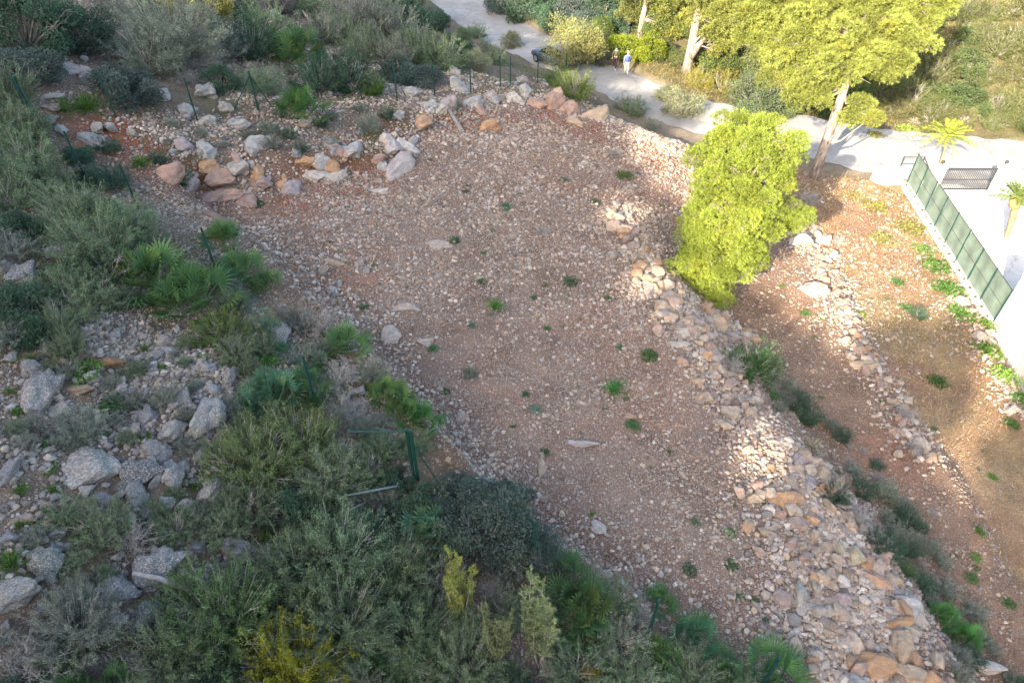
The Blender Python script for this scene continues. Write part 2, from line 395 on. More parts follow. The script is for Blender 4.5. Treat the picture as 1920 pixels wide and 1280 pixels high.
def terrain(X, Y):
    X = np.asarray(X, float); Y = np.asarray(Y, float)
    nat = natural(X, Y)
    num = np.zeros(X.shape); den = np.zeros(X.shape); zones = {}
    for k, f in (('t1', T1P), ('t2', T2P), ('t3', T3P), ('drive', DRP), ('hill', None), ('far', None)):
        d, _, _ = dist_seg(X, Y, POLY[k], True)
        d = np.where(inside(X, Y, POLY[k]), 0, d)
        w = wt(d); z = nat if f is None else f(X, Y)
        num += w * z; den += w; zones[k] = w
    d, i, t = dist_seg(X, Y, RD, False)
    i2 = np.minimum(i + 1, len(RD) - 1)
    zr = RD[i, 2] * (1 - t) + RD[i2, 2] * t; hw = RD[i, 3] * (1 - t) + RD[i2, 3] * t
    w = wt(np.maximum(d - hw - 0.15, 0)) * np.where(d < hw + 0.15, 60, 1); zones['road'] = w
    num += w * zr; den += w
    z = num / den
    for k in zones: zones[k] = zones[k] / den
    rough = zones['hill'] * 0.5 + zones['far'] * 0.4 + zones['t1'] * 0.24 + zones['t2'] * 0.08 + zones['t3'] * 0.1
    z = z + (fbm(X, Y, 2.2, 4, 1) - 0.5) * rough * 1.2 + (fbm(X, Y, 7.0, 3, 2) - 0.5) * zones['hill'] * 1.0
    ramp_w = 1 - np.clip(sum(zones[k] ** 2 for k in zones), 0, 1)           # broken ground on the banks
    ramp_w = ramp_w * (1 - np.clip(zones['road'] * 3 + zones['drive'] * 3, 0, 1))
    z = z + (np.abs(fbm(X, Y, 1.1, 4, 5) - 0.5) - 0.12) * ramp_w * 1.3
    return z + Z0, zones

def axis(segs):
    out = [segs[0][0]]
    for a, b, st in segs:
        n = max(1, int(round((b - a) / st))); out += list(np.linspace(a, b, n + 1)[1:])
    return np.array(out)
GX = axis([(-200, -60, 6), (-60, -26, 0.8), (-26, 30, 0.14), (30, 60, 0.6), (60, 200, 6)])
GY = axis([(-200, -20, 5), (-20, 2, 0.6), (2, 40, 0.14), (40, 62, 0.3), (62, 100, 0.8), (100, 250, 8)])
gx, gy = np.meshgrid(GX, GY)
gz, ZN = terrain(gx, gy)
NXg, NYg = len(GX), len(GY)
def hz(x, y):
    """bilinear terrain height (arrays or numbers)"""
    x = np.asarray(x, float); y = np.asarray(y, float)
    i = np.clip(np.searchsorted(GX, x) - 1, 0, NXg - 2); j = np.clip(np.searchsorted(GY, y) - 1, 0, NYg - 2)
    fx = np.clip((x - GX[i]) / (GX[i + 1] - GX[i]), 0, 1); fy = np.clip((y - GY[j]) / (GY[j + 1] - GY[j]), 0, 1)
    return (gz[j, i] * (1 - fx) + gz[j, i + 1] * fx) * (1 - fy) + (gz[j + 1, i] * (1 - fx) + gz[j + 1, i + 1] * fx) * fy
def zone_at(k, x, y):
    i = np.clip(np.searchsorted(GX, x), 0, NXg - 1); j = np.clip(np.searchsorted(GY, y), 0, NYg - 1)
    return ZN[k][j, i]
def at(px, py):
    """the ground point seen at a pixel of the photograph"""
    d = ray(px, py)
    ks = np.arange(7, 130, 0.05) ; X = d.x * ks; Y = d.y * ks; Z = Z0 + d.z * ks
    below = np.nonzero(Z < hz(X, Y))[0]
    k = ks[below[0]] if len(below) else 130
    return Vector((d.x * k, d.y * k, float(hz(d.x * k, d.y * k)))), k      # k = depth along the axis: metres = px * k / 1280
def proj(x, y, z):
    v = Vector((x, y, z - Z0)); dp = v.dot(F_)
    return (960 + 1280 * v.x / dp, 640 - 1280 * v.dot(U_) / dp, dp)

# colours of the ground
def lerp(a, b, t): return a * (1 - t) + b * t
cz = np.zeros((NYg, NXg, 3)); al = np.zeros((NYg, NXg))
zc = {'t1': ((0.235, 0.165, 0.13), 0.8), 't2': ((0.23, 0.145, 0.10), 0.45), 't3': ((0.29, 0.17, 0.10), 0.45), 'drive': ((0.5, 0.48, 0.45), 0), 'hill': ((0.15, 0.115, 0.085), 0.75),
      'far': ((0.13, 0.115, 0.06), 0.3), 'road': ((0.25, 0.21, 0.16), 0.4)}
for k, (c, a_) in zc.items():
    cz += ZN[k][..., None] * np.array(c); al += ZN[k] * a_
n1 = fbm(gx, gy, 5, 4, 11); n2 = fbm(gx, gy, 2.2, 4, 12)
red = np.clip((n1 - 0.5) * 5, 0, 1) * (ZN['t1'] + ZN['t2'] * 0.8)
red = np.maximum(red, np.clip(1 - sum(ZN[k] ** 2 for k in ZN), 0, 1) * 0.9 * np.clip((n2 - 0.35) * 4, 0, 1) * (1 - np.clip(ZN['far'] + ZN['road'], 0, 1)))
cz = lerp(cz, np.array((0.30, 0.13, 0.075)), (red * 0.75)[..., None])
_bk = np.array([P(*q) for q in [(250, 300, 12.6), (430, 360, 13.3), (560, 350, 14), (680, 310, 14.4), (800, 240, 15), (900, 215, 15.5), (1010, 215, 16), (1240, 290, 16.3)]])
_db, _, _ = dist_seg(gx, gy, _bk, False)
_rb = np.clip(1.25 - _db / 2.2, 0, 1) * np.clip((n2 - 0.33) * 5, 0, 1)
cz = lerp(cz, np.array((0.25, 0.075, 0.038)), (_rb * 0.95)[..., None])
al = al * (1 - 0.6 * _rb)
_ft = np.array([P(*q) for q in [(380, 385, 13.6), (500, 450, 14), (580, 520, 14.2), (660, 610, 14.4), (740, 700, 14.4), (820, 800, 14.4), (900, 885, 14.6), (1000, 975, 14.8), (1120, 1065, 15), (1280, 1160, 15.2)]])
_df, _, _ = dist_seg(gx, gy, _ft, False)
_rf = np.clip(1.3 - _df / 1.5, 0, 1)
cz = lerp(cz, np.array((0.17, 0.085, 0.055)), (_rf * (0.45 + 0.55 * np.clip((n2 - 0.35) * 5, 0, 1)))[..., None])
cz = lerp(cz, np.array((0.16, 0.10, 0.075)), (np.clip((fbm(gx, gy, 1.6, 4, 51) - 0.5) * 5, 0, 1) * ZN['t1'] * 0.7)[..., None])
tan = np.clip((fbm(gx, gy, 3.5, 4, 21) - 0.42) * 5, 0, 1) * ZN['t3']
cz = lerp(cz, np.array((0.33, 0.25, 0.13)), (tan * 0.65)[..., None])
grs = np.clip((fbm(gx, gy, 2.5, 4, 31) - 0.5) * 6, 0, 1) * (ZN['hill'] * 0.7 + ZN['far'] * 0.8 + ZN['t3'] * 0.25)
cz = lerp(cz, np.array((0.07, 0.09, 0.035)), (grs * 0.8)[..., None])
al = al * np.clip((n2 - 0.25) * 3, 0.15, 1)
V = np.c_[gx.ravel(), gy.ravel(), gz.ravel()]
idx = np.arange(NXg * NYg).reshape(NYg, NXg)
Fq = np.c_[idx[:-1, :-1].ravel(), idx[:-1, 1:].ravel(), idx[1:, 1:].ravel(), idx[1:, :-1].ravel()]
me = np_mesh('ground', V, Fq, M['ground'], True)
a = me.color_attributes.new('tone', 'FLOAT_COLOR', 'POINT')
a.data.foreach_set('color', np.c_[cz.reshape(-1, 3), al.ravel()].astype(np.float32).ravel())
ground = tag(link('ground', me), kind='structure')

# road and drive sheets
def ribbon(name, C, mat, lift, width=1.0, ncross=7, label=None):
    L = []; T = np.gradient(C[:, :2], axis=0); T /= np.linalg.norm(T, axis=1)[:, None]
    Nn = np.c_[-T[:, 1], T[:, 0]]
    for i in range(len(C)):
        for j in range(ncross):
            q = (j / (ncross - 1) * 2 - 1) * C[i, 3] * width * (1 + 0.05 * math.sin(i * 1.7 + j))
            x, y = C[i, :2] + Nn[i] * q; L.append((x, y, C[i, 2] + Z0 + lift - 0.02 * (q / C[i, 3]) ** 2))
    n = len(C); id_ = np.arange(n * ncross).reshape(n, ncross)
    Fc = np.c_[id_[:-1, :-1].ravel(), id_[1:, :-1].ravel(), id_[1:, 1:].ravel(), id_[:-1, 1:].ravel()]
    return link(name, np_mesh(name, L, Fc, mat, True))
tag(ribbon('road', RD, M['road'], 0.06), kind='structure')
#SECTION2
# ------------------------------------------------------------------ labels: what a thing looks like + where it stands
LM = [("the lime green pine", 1340, 560), ("the corner post of the wire fence", 780, 890), ("the two walkers", 1165, 140), ("the driveway gate", 1810, 350),
      ("the green screened fence", 1780, 500), ("the foot of the tall roadside pine", 1527, 335), ("the big fan palm clump", 310, 540), ("the pale slab in the cut bank", 745, 320),
      ("the bright palm tuft on the terrace", 1150, 740), ("the pile of lichened boulders", 325, 820), ("the upper corner of the wire fence", 75, 232),
      ("the parked car", 1045, 125), ("the orange boulder at the bank top", 915, 235), ("the reddish rock heap", 1040, 200), ("the round bush below the rubble wall", 1410, 690),
      ("the yellow flowering bush", 530, 1240), ("the upright pale sapling", 1010, 1200), ("the forked white pine trunk", 1285, 135), ("the pink boulder in the bank", 320, 325),
      ("the white house", 1900, 620), ("the braced fence post", 485, 208), ("the fallen pale pole", 700, 940), ("the split dark boulder", 255, 1100), ("the shady road bend", 940, 50),
      ("the smooth pale boulder by the palms", 525, 618), ("the lower end of the rubble wall", 1650, 1200), ("the middle of the rubble wall", 1470, 930)]
LMW = None
NUMW = 'zero one two three four five six seven eight nine ten eleven twelve thirteen fourteen fifteen sixteen seventeen eighteen nineteen twenty'.split()
USED = {}
def where(loc):
    global LMW
    if LMW is None: LMW = [(n, at(x, y)[0]) for n, x, y in LM]
    best = sorted(LMW, key=lambda e: (e[1].xy - loc.xy).length)
    n, q = best[0]; d = loc.xy - q.xy; L = d.length
    if L < 0.35: return 'at ' + n, best
    rel = []
    if d.y > 0.4 * L: rel.append('beyond')
    elif d.y < -0.4 * L: rel.append('this side of')
    if d.x > 0.4 * L: rel.append('downhill of')
    elif d.x < -0.4 * L: rel.append('uphill of')
    if len(rel) == 2: rel = [rel[0].replace(' of', ''), 'and', rel[1]] 
    r = ' '.join(rel)
    k = 'right by'.replace('right', 'just') if False else None
    if L < 0.8: dist = 'close'
    elif L < 20: dist = (NUMW[int(L)] + (' and a half' if L % 1 > 0.5 and L < 8 else '') + ' metres') if L >= 1.5 else 'a metre'
    else: dist = 'far'
    return f'{dist} {r} {n}', best
MODS = ['ragged', 'squat', 'small', 'pale', 'dull', 'dense', 'sparse', 'lopsided', 'low', 'spiky', 'slim', 'broad', 'faded', 'uneven', 'tight', 'loose', 'blunt', 'rough']
def mklabel(look, loc, size=None):
    w, _ = where(Vector(loc))
    base = f'{look} {w}'
    words_ = base.split()
    if len(words_) > 15:
        base = f'{look.split(" with ")[0]} {w}'; words_ = base.split()
    cut = lambda b: ' '.join(b.split()[:16])
    base = cut(base)
    if base.lower() in USED:
        A = ('smaller', 'larger', 'paler', 'darker', 'lower', 'narrower', 'broader', 'greyer', 'flatter', 'taller', 'duller', 'rougher')
        for pre in A + tuple(a + ' ' + b for a in A[:4] for b in A[4:]):
            c = cut(pre + ' ' + base)
            if c.lower() not in USED: base = c; break
    USED[base.lower()] = 1
    return base

# ------------------------------------------------------------------ stones
def ico(sub):
    bm = bmesh.new(); bmesh.ops.create_icosphere(bm, subdivisions=sub, radius=1)
    v = np.array([x.co[:] for x in bm.verts]); f = np.array([[q.index for q in p.verts] for p in bm.faces]); bm.free(); return v, f
I1 = ico(1)
def polyrock(v, rng, planes=16, rmin=0.62, rmax=1.0, soft=0.0):
    nrm = rng.normal(size=(planes, 3)); nrm /= np.linalg.norm(nrm, axis=1)[:, None]
    dd = rng.uniform(rmin, rmax, planes)
    dt = v @ nrm.T
    rr = np.where(dt > 0.08, dd / np.maximum(dt, 0.08), 9)
    if soft: r = -np.log(np.exp(-rr / soft).sum(1)) * soft
    else: r = rr.min(1)
    r = np.clip(r, 0.3, 1.25)
    return v * r[:, None]
def rand_rot(n, rng):
    q = rng.normal(size=(n, 4)); q /= np.linalg.norm(q, axis=1)[:, None]
    w, x, y, z = q.T
    return np.stack([np.stack([1 - 2 * (y * y + z * z), 2 * (x * y - z * w), 2 * (x * z + y * w)], -1),
                     np.stack([2 * (x * y + z * w), 1 - 2 * (x * x + z * z), 2 * (y * z - x * w)], -1),
                     np.stack([2 * (x * z - y * w), 2 * (y * z + x * w), 1 - 2 * (x * x + y * y)], -1)], 1)
SMALL = [polyrock(I1[0], np.random.default_rng(50 + i), 9, 0.55, 0.95) for i in range(10)]
PAL = np.array([(0.47, 0.41, 0.36), (0.43, 0.34, 0.29), (0.53, 0.49, 0.45), (0.36, 0.29, 0.25), (0.42, 0.39, 0.37), (0.47, 0.38, 0.29), (0.36, 0.25, 0.20)])
GREY = np.array([(0.38, 0.37, 0.36), (0.30, 0.29, 0.28), (0.45, 0.43, 0.41), (0.25, 0.24, 0.23), (0.42, 0.36, 0.30)])
def visible_xy(n, box, rng):
    x = rng.uniform(box[0], box[1], n); y = rng.uniform(box[2], box[3], n); z = hz(x, y)
    dp = y * F_.y + (z - Z0) * F_.z
    u = x / dp * 1280; v = (y * U_.y + (z - Z0) * U_.z) / dp * 1280
    m = (dp > 5) & (np.abs(u) < 1020) & (np.abs(v) < 700)
    return x[m], y[m], z[m], dp[m]
def stones(name, x, y, z, r, pal, rng, mat, **tg):
    n = len(x); Rm = rand_rot(n, rng); sc = rng.uniform(0.6, 1.25, (n, 3)) * r[:, None]
    pv = np.array(SMALL)[rng.integers(0, len(SMALL), n)]
    V = np.einsum('nij,nkj->nki', Rm, pv * sc[:, None, :])
    V[:, :, 2] *= 0.75
    V += np.stack([x, y, z + r * 0.18], -1)[:, None, :]
    Fs = I1[1][None] + (np.arange(n) * len(I1[0]))[:, None, None]
    c = pal[rng.integers(0, len(pal), n)] if len(pal) < 50 else pal
    c = c * rng.uniform(0.36, 0.88, (n, 1)) * np.array([1.05, 0.99, 0.92])
    C = np.repeat(c[:, None, :], len(I1[0]), 1)
    o = link(name, np_mesh_big(name, V.reshape(-1, 3), Fs.reshape(-1, 3), mat, C.reshape(-1, 3)))
    return tag(o, **tg)
def np_mesh_big(name, V, F, mat, col):
    V = np.ascontiguousarray(V, dtype=np.float32); F = np.ascontiguousarray(F, dtype=np.int32); k = F.shape[1]
    me = bpy.data.meshes.new(name)
    me.vertices.add(len(V)); me.vertices.foreach_set('co', V.ravel())
    me.loops.add(F.size); me.loops.foreach_set('vertex_index', F.ravel())
    me.polygons.add(len(F)); me.polygons.foreach_set('loop_start', np.arange(0, F.size, k, dtype=np.int32))
    me.polygons.foreach_set('loop_total', np.full(len(F), k, dtype=np.int32))
    me.update(calc_edges=True)
    me.polygons.foreach_set('use_smooth', np.zeros(len(F), dtype=bool))
    a = me.color_attributes.new('tone', 'FLOAT_COLOR', 'POINT'); c = np.ones((len(V), 4), np.float32); c[:, :3] = col
    a.data.foreach_set('color', c.ravel())
    if mat: me.materials.append(mat)
    return me

rs = np.random.default_rng(101)
x, y, z, dp = visible_xy(900000, (-26, 28, 3, 46), rs)
zt = {k: zone_at(k, x, y) for k in ZN}
mixw = 1 - np.clip(sum(zt[k] ** 2 for k in zt), 0, 1)
nn = fbm(x, y, 3.0, 4, 41); n3 = fbm(x, y, 0.9, 3, 43)
dens = zt['t1'] * (0.35 + 0.9 * np.clip((nn - 0.38) * 4, 0, 1)) + zt['t2'] * 0.25 * (nn > 0.45) + zt['t3'] * 0.26 * (nn > 0.40) + zt['hill'] * 0.75 * np.clip((nn - 0.40) * 5, 0, 1) + mixw * 0.8
dens *= 1 - 0.55 * np.clip(1.2 - dist_seg(x, y, _bk, False)[0] / 1.3, 0, 1)
dens *= np.clip((n3 - 0.2) * 2.2, 0.15, 1); dens *= 1 - np.clip((zt['drive'] + zt['road'] + zt['far']) * 2, 0, 1)
# fewer where they are smaller than a pixel
keep = rs.random(len(x)) < dens * np.clip(22 / dp, 0.35, 1.3) * 0.62
x, y, z, dp, hill = x[keep], y[keep], z[keep], dp[keep], zt['hill'][keep]
if len(x) > 150000: x, y, z, dp, hill = x[:150000], y[:150000], z[:150000], dp[:150000], hill[:150000]
r = 0.018 + 0.07 * rs.random(len(x)) ** 3.6; r *= np.clip(dp / 22, 0.85, 1.6)
g = rs.random(len(x)) < (0.05 + 0.6 * hill) * np.clip(dist_seg(x, y, _ft, False)[0] / 2.5, 0, 1)
pal = np.where(g[:, None], GREY[rs.integers(0, len(GREY), len(x))], PAL[rs.integers(0, len(PAL), len(x))])
stones('gravel', x, y, z, r, pal, rs, M['pebble'], label='loose limestone gravel strewn over the red terrace soil and banks', cat='gravel', kind='stuff')

x, y, z, dp = visible_xy(1000000, (-18, 22, 3, 42), rs)
_z1 = zone_at('t1', x, y); _mw = 1 - np.clip(sum(zone_at(k, x, y) ** 2 for k in ZN), 0, 1)
_d = (_z1 * (.45 + .55 * fbm(x, y, 1.2, 3, 61)) + .18 * zone_at('t2', x, y) + .18 * zone_at('t3', x, y) + .3 * zone_at('hill', x, y) * (fbm(x, y, 3, 4, 41) > .47) + .5 * _mw) * (1 - np.clip((zone_at('drive', x, y) + zone_at('road', x, y) + zone_at('far', x, y)) * 2, 0, 1))
keep = rs.random(len(x)) < _d * np.clip(20 / dp, .4, 1.2) * .8
x, y, z, dp = x[keep][:200000], y[keep][:200000], z[keep][:200000], dp[keep][:200000]
_O = (np.array([(1, 0, 0), (-1, 0, 0), (0, 1, 0), (0, -1, 0), (0, 0, 1), (0, 0, -1)], float), np.array([(0, 2, 4), (2, 1, 4), (1, 3, 4), (3, 0, 4), (2, 0, 5), (1, 2, 5), (3, 1, 5), (0, 3, 5)]))
_sv = SMALL, I1; SMALL = [_O[0] * np.array([1, .8, .7]), _O[0] * np.array([1, .6, .6]), _O[0] * np.array([.9, .9, .6])]; I1 = _O
stones('grit', x, y, z, (.014 + .022 * rs.random(len(x)) ** 2) * np.clip(dp / 20, .9, 1.5), PAL[rs.integers(0, len(PAL), len(x))], rs, M['pebble'], label='fine limestone grit spread over the red terrace soil', cat='grit', kind='stuff')
SMALL, I1 = _sv

# bands of rubble along the terrace walls: (px, py, half width in m, height offset)
BANDS = [  # polyline in pixels, half width (m), count, r lo, r hi, palette bias
    ('wall1', [(1150, 385), (1190, 450), (1235, 520), (1290, 590), (1340, 660), (1385, 745), (1420, 810), (1470, 880), (1530, 960)], 1.0, 460),
    ('wall1b', [(1320, 580), (1370, 610), (1400, 650)], 0.8, 70),
    ('wall1c', [(1500, 920), (1545, 1000), (1580, 1080), (1605, 1160), (1610, 1250), (1600, 1330)], 1.6, 430),
    ('crest', [(1480, 830), (1540, 900), (1590, 985), (1640, 1060), (1690, 1150), (1710, 1240)], 0.4, 110),
    ('wall2', [(1455, 385), (1510, 435), (1545, 490), (1570, 550), (1600, 620), (1650, 710), (1700, 800), (1740, 870)], 0.65, 260),
    ('head', [(1000, 185), (1040, 190), (1080, 205), (1130, 218), (1180, 240), (1240, 270), (1290, 300)], 0.7, 130),
    ('bank', [(300, 300), (380, 320), (450, 330), (530, 335), (600, 320), (680, 290), (750, 260), (820, 215), (900, 195), (980, 178)], 1.0, 170),
    ('foot', [(400, 400), (500, 450), (580, 520), (660, 600), (740, 690), (820, 790), (900, 880), (1000, 970), (1120, 1060), (1250, 1140)], 0.6, 110),
    ('ret', [(1770, 520), (1815, 590), (1850, 660), (1890, 720), (1915, 780)], 0.6, 60),
    ('fencefoot', [(150, 255), (300, 240), (440, 225), (560, 215), (680, 195), (800, 170), (900, 165)], 1.0, 130),
]
rr_ = np.random.default_rng(303)
rub = []
for nm, pl, hw, cnt in BANDS:
    W = [at(*p)[0] for p in pl]
    seg = [(W[i + 1] - W[i]).length for i in range(len(W) - 1)]; cum = np.cumsum([0] + seg)
    for _ in range(cnt):
        t = rr_.random() * cum[-1]; i = min(int(np.searchsorted(cum, t)) - 1, len(seg) - 1); i = max(i, 0)
        p = W[i].lerp(W[i + 1], (t - cum[i]) / seg[i]); d = (W[i + 1] - W[i]).normalized(); nrm = Vector((-d.y, d.x, 0))
        off = rr_.normal() * 0.5 * hw
        q = p + nrm * off
        rad = 0.05 + 0.15 * rr_.random() ** 2.0
        if nm == 'crest': rad = rad * 1.25 + 0.05
        if nm in ('wall1', 'wall1c'): rad *= (1.3 if off < 0 else 0.85)            # the big stones lie on the downhill side
        if nm in ('foot', 'fencefoot', 'ret'): rad *= 0.75
        if nm == 'wall2' or (nm in ('wall1', 'wall1b') and q.y > 14): rad = rad * 1.2 + .035
        rub.append((q.x, q.y, rad, nm))
rub.sort(key=lambda e: -e[2])

def rock_proto(name, seed, sub, planes, mat, rmin=0.6, rmax=1.0, noise=0.05, soft=0.04):
    v, f = ico(sub); rng = np.random.default_rng(seed)
    v = polyrock(v, rng, planes, rmin, rmax, soft)
    for i in range(len(v)):
        p = Vector(v[i]); k = mnoise.fractal(p * 2.3 + Vector((seed, 0, 0)), 0.85, 2.1, 6)
        v[i] *= 1 + noise * k
    return np_mesh(name, v, f, mat, True)
def hull_rock(name, seed, mat):
    rg = np.random.default_rng(seed); bm = bmesh.new(); q = nrm_(rg.normal(size=(15, 3))) * rg.uniform(.8, 1.02, (15, 1))
    for p in q: bm.verts.new(tuple(p))
    bmesh.ops.convex_hull(bm, input=list(bm.verts)); bmesh.ops.dissolve_limit(bm, angle_limit=R_(16), verts=list(bm.verts), edges=list(bm.edges))
    bmesh.ops.bevel(bm, geom=list(bm.edges), offset=.055, segments=2, affect='EDGES', clamp_overlap=True); bmesh.ops.triangulate(bm, faces=list(bm.faces))
    me = bpy.data.meshes.new(name); bm.to_mesh(me); bm.free(); me.materials.append(mat); return me
def nrm_(a): return a / np.linalg.norm(a, axis=-1, keepdims=True)
RUBP = [hull_rock('rubble_rock', 1900 + i, M['rubble']) for i in range(14)]
_unused = [rock_proto('rubble_rock', 900 + i, 3, 12, M['rubble'], 0.5, 0.98, 0.08, 0.012) for i in range(0)]
BOUP = [rock_proto('boulder', 500 + i, 4, 15, M['boulder'], 0.5, 1.0, 0.24, 0.025) for i in range(8)]
BOUR = [rock_proto('boulder', 700 + i, 4, 14, M['rubble'], 0.5, 1.0, 0.16, 0.025) for i in range(6)]
RUBC = [('pinkish', (0.40, 0.29, 0.235)), ('buff', (0.41, 0.32, 0.235)), ('pale', (0.43, 0.36, 0.29)), ('cream', (0.42, 0.34, 0.26)), ('orange stained', (0.42, 0.27, 0.17)), ('greyish', (0.33, 0.29, 0.26)), ('dusky pink', (0.35, 0.26, 0.22))]
def put_rock(name, me, x, y, r, color, label, cat, group=None, sq=(1, 1, 1), sink=0.25, rz=None):
    o = link(name, me, None, color)
    o.rotation_euler = (random.uniform(-.5, .5), random.uniform(-.5, .5), random.uniform(0, 6.28) if rz is None else rz)
    if rz is not None: o.rotation_euler[0] *= 0.3; o.rotation_euler[1] *= 0.3
    o.scale = (r * sq[0], r * sq[1], r * sq[2])
    o.location = (x, y, float(hz(x, y)) + r * sq[2] * (0.8 - sink - 0.35))
    return tag(o, mklabel(label, o.location), cat, group)
stack = {}
for i, (x, y, r, nm) in enumerate(rub[:290]):
    cn, c = RUBC[int(rr_.integers(0, len(RUBC)))]
    shp = random.choice(['angular', 'blocky', 'rounded', 'wedge shaped', 'flat topped'])
    _k = random.uniform(0.8, 1.15); c = tuple(v * _k for v in c)
    put_rock('rubble_rock', RUBP[i % len(RUBP)], x, y, r, c, f'{cn} {shp} stone', 'rock', 'stones of the rubble walls and banks',
             (random.uniform(.9, 1.3), random.uniform(.75, 1.1), random.uniform(.65, 1.0)), 0.05)
rest = rub[290:]
x = np.array([e[0] for e in rest]); y = np.array([e[1] for e in rest]); r = np.array([e[2] for e in rest])
# plenty of small stuff between the rocks
xs = np.concatenate([x] + [x + rr_.normal(size=len(x)) * 0.42 for _ in range(11)]); ys = np.concatenate([y] + [y + rr_.normal(size=len(y)) * 0.42 for _ in range(11)])
r2 = np.concatenate([r * 0.95] + [rr_.uniform(0.03, 0.095, len(x)) for _ in range(11)])
stones('loose_rubble', xs, ys, hz(xs, ys) + 0.01, r2, PAL[rr_.integers(0, 6, len(xs))] * 1.1, rr_, M['pebble'], label='small broken stones filling the rubble walls between the larger rocks', cat='rubble', kind='stuff')

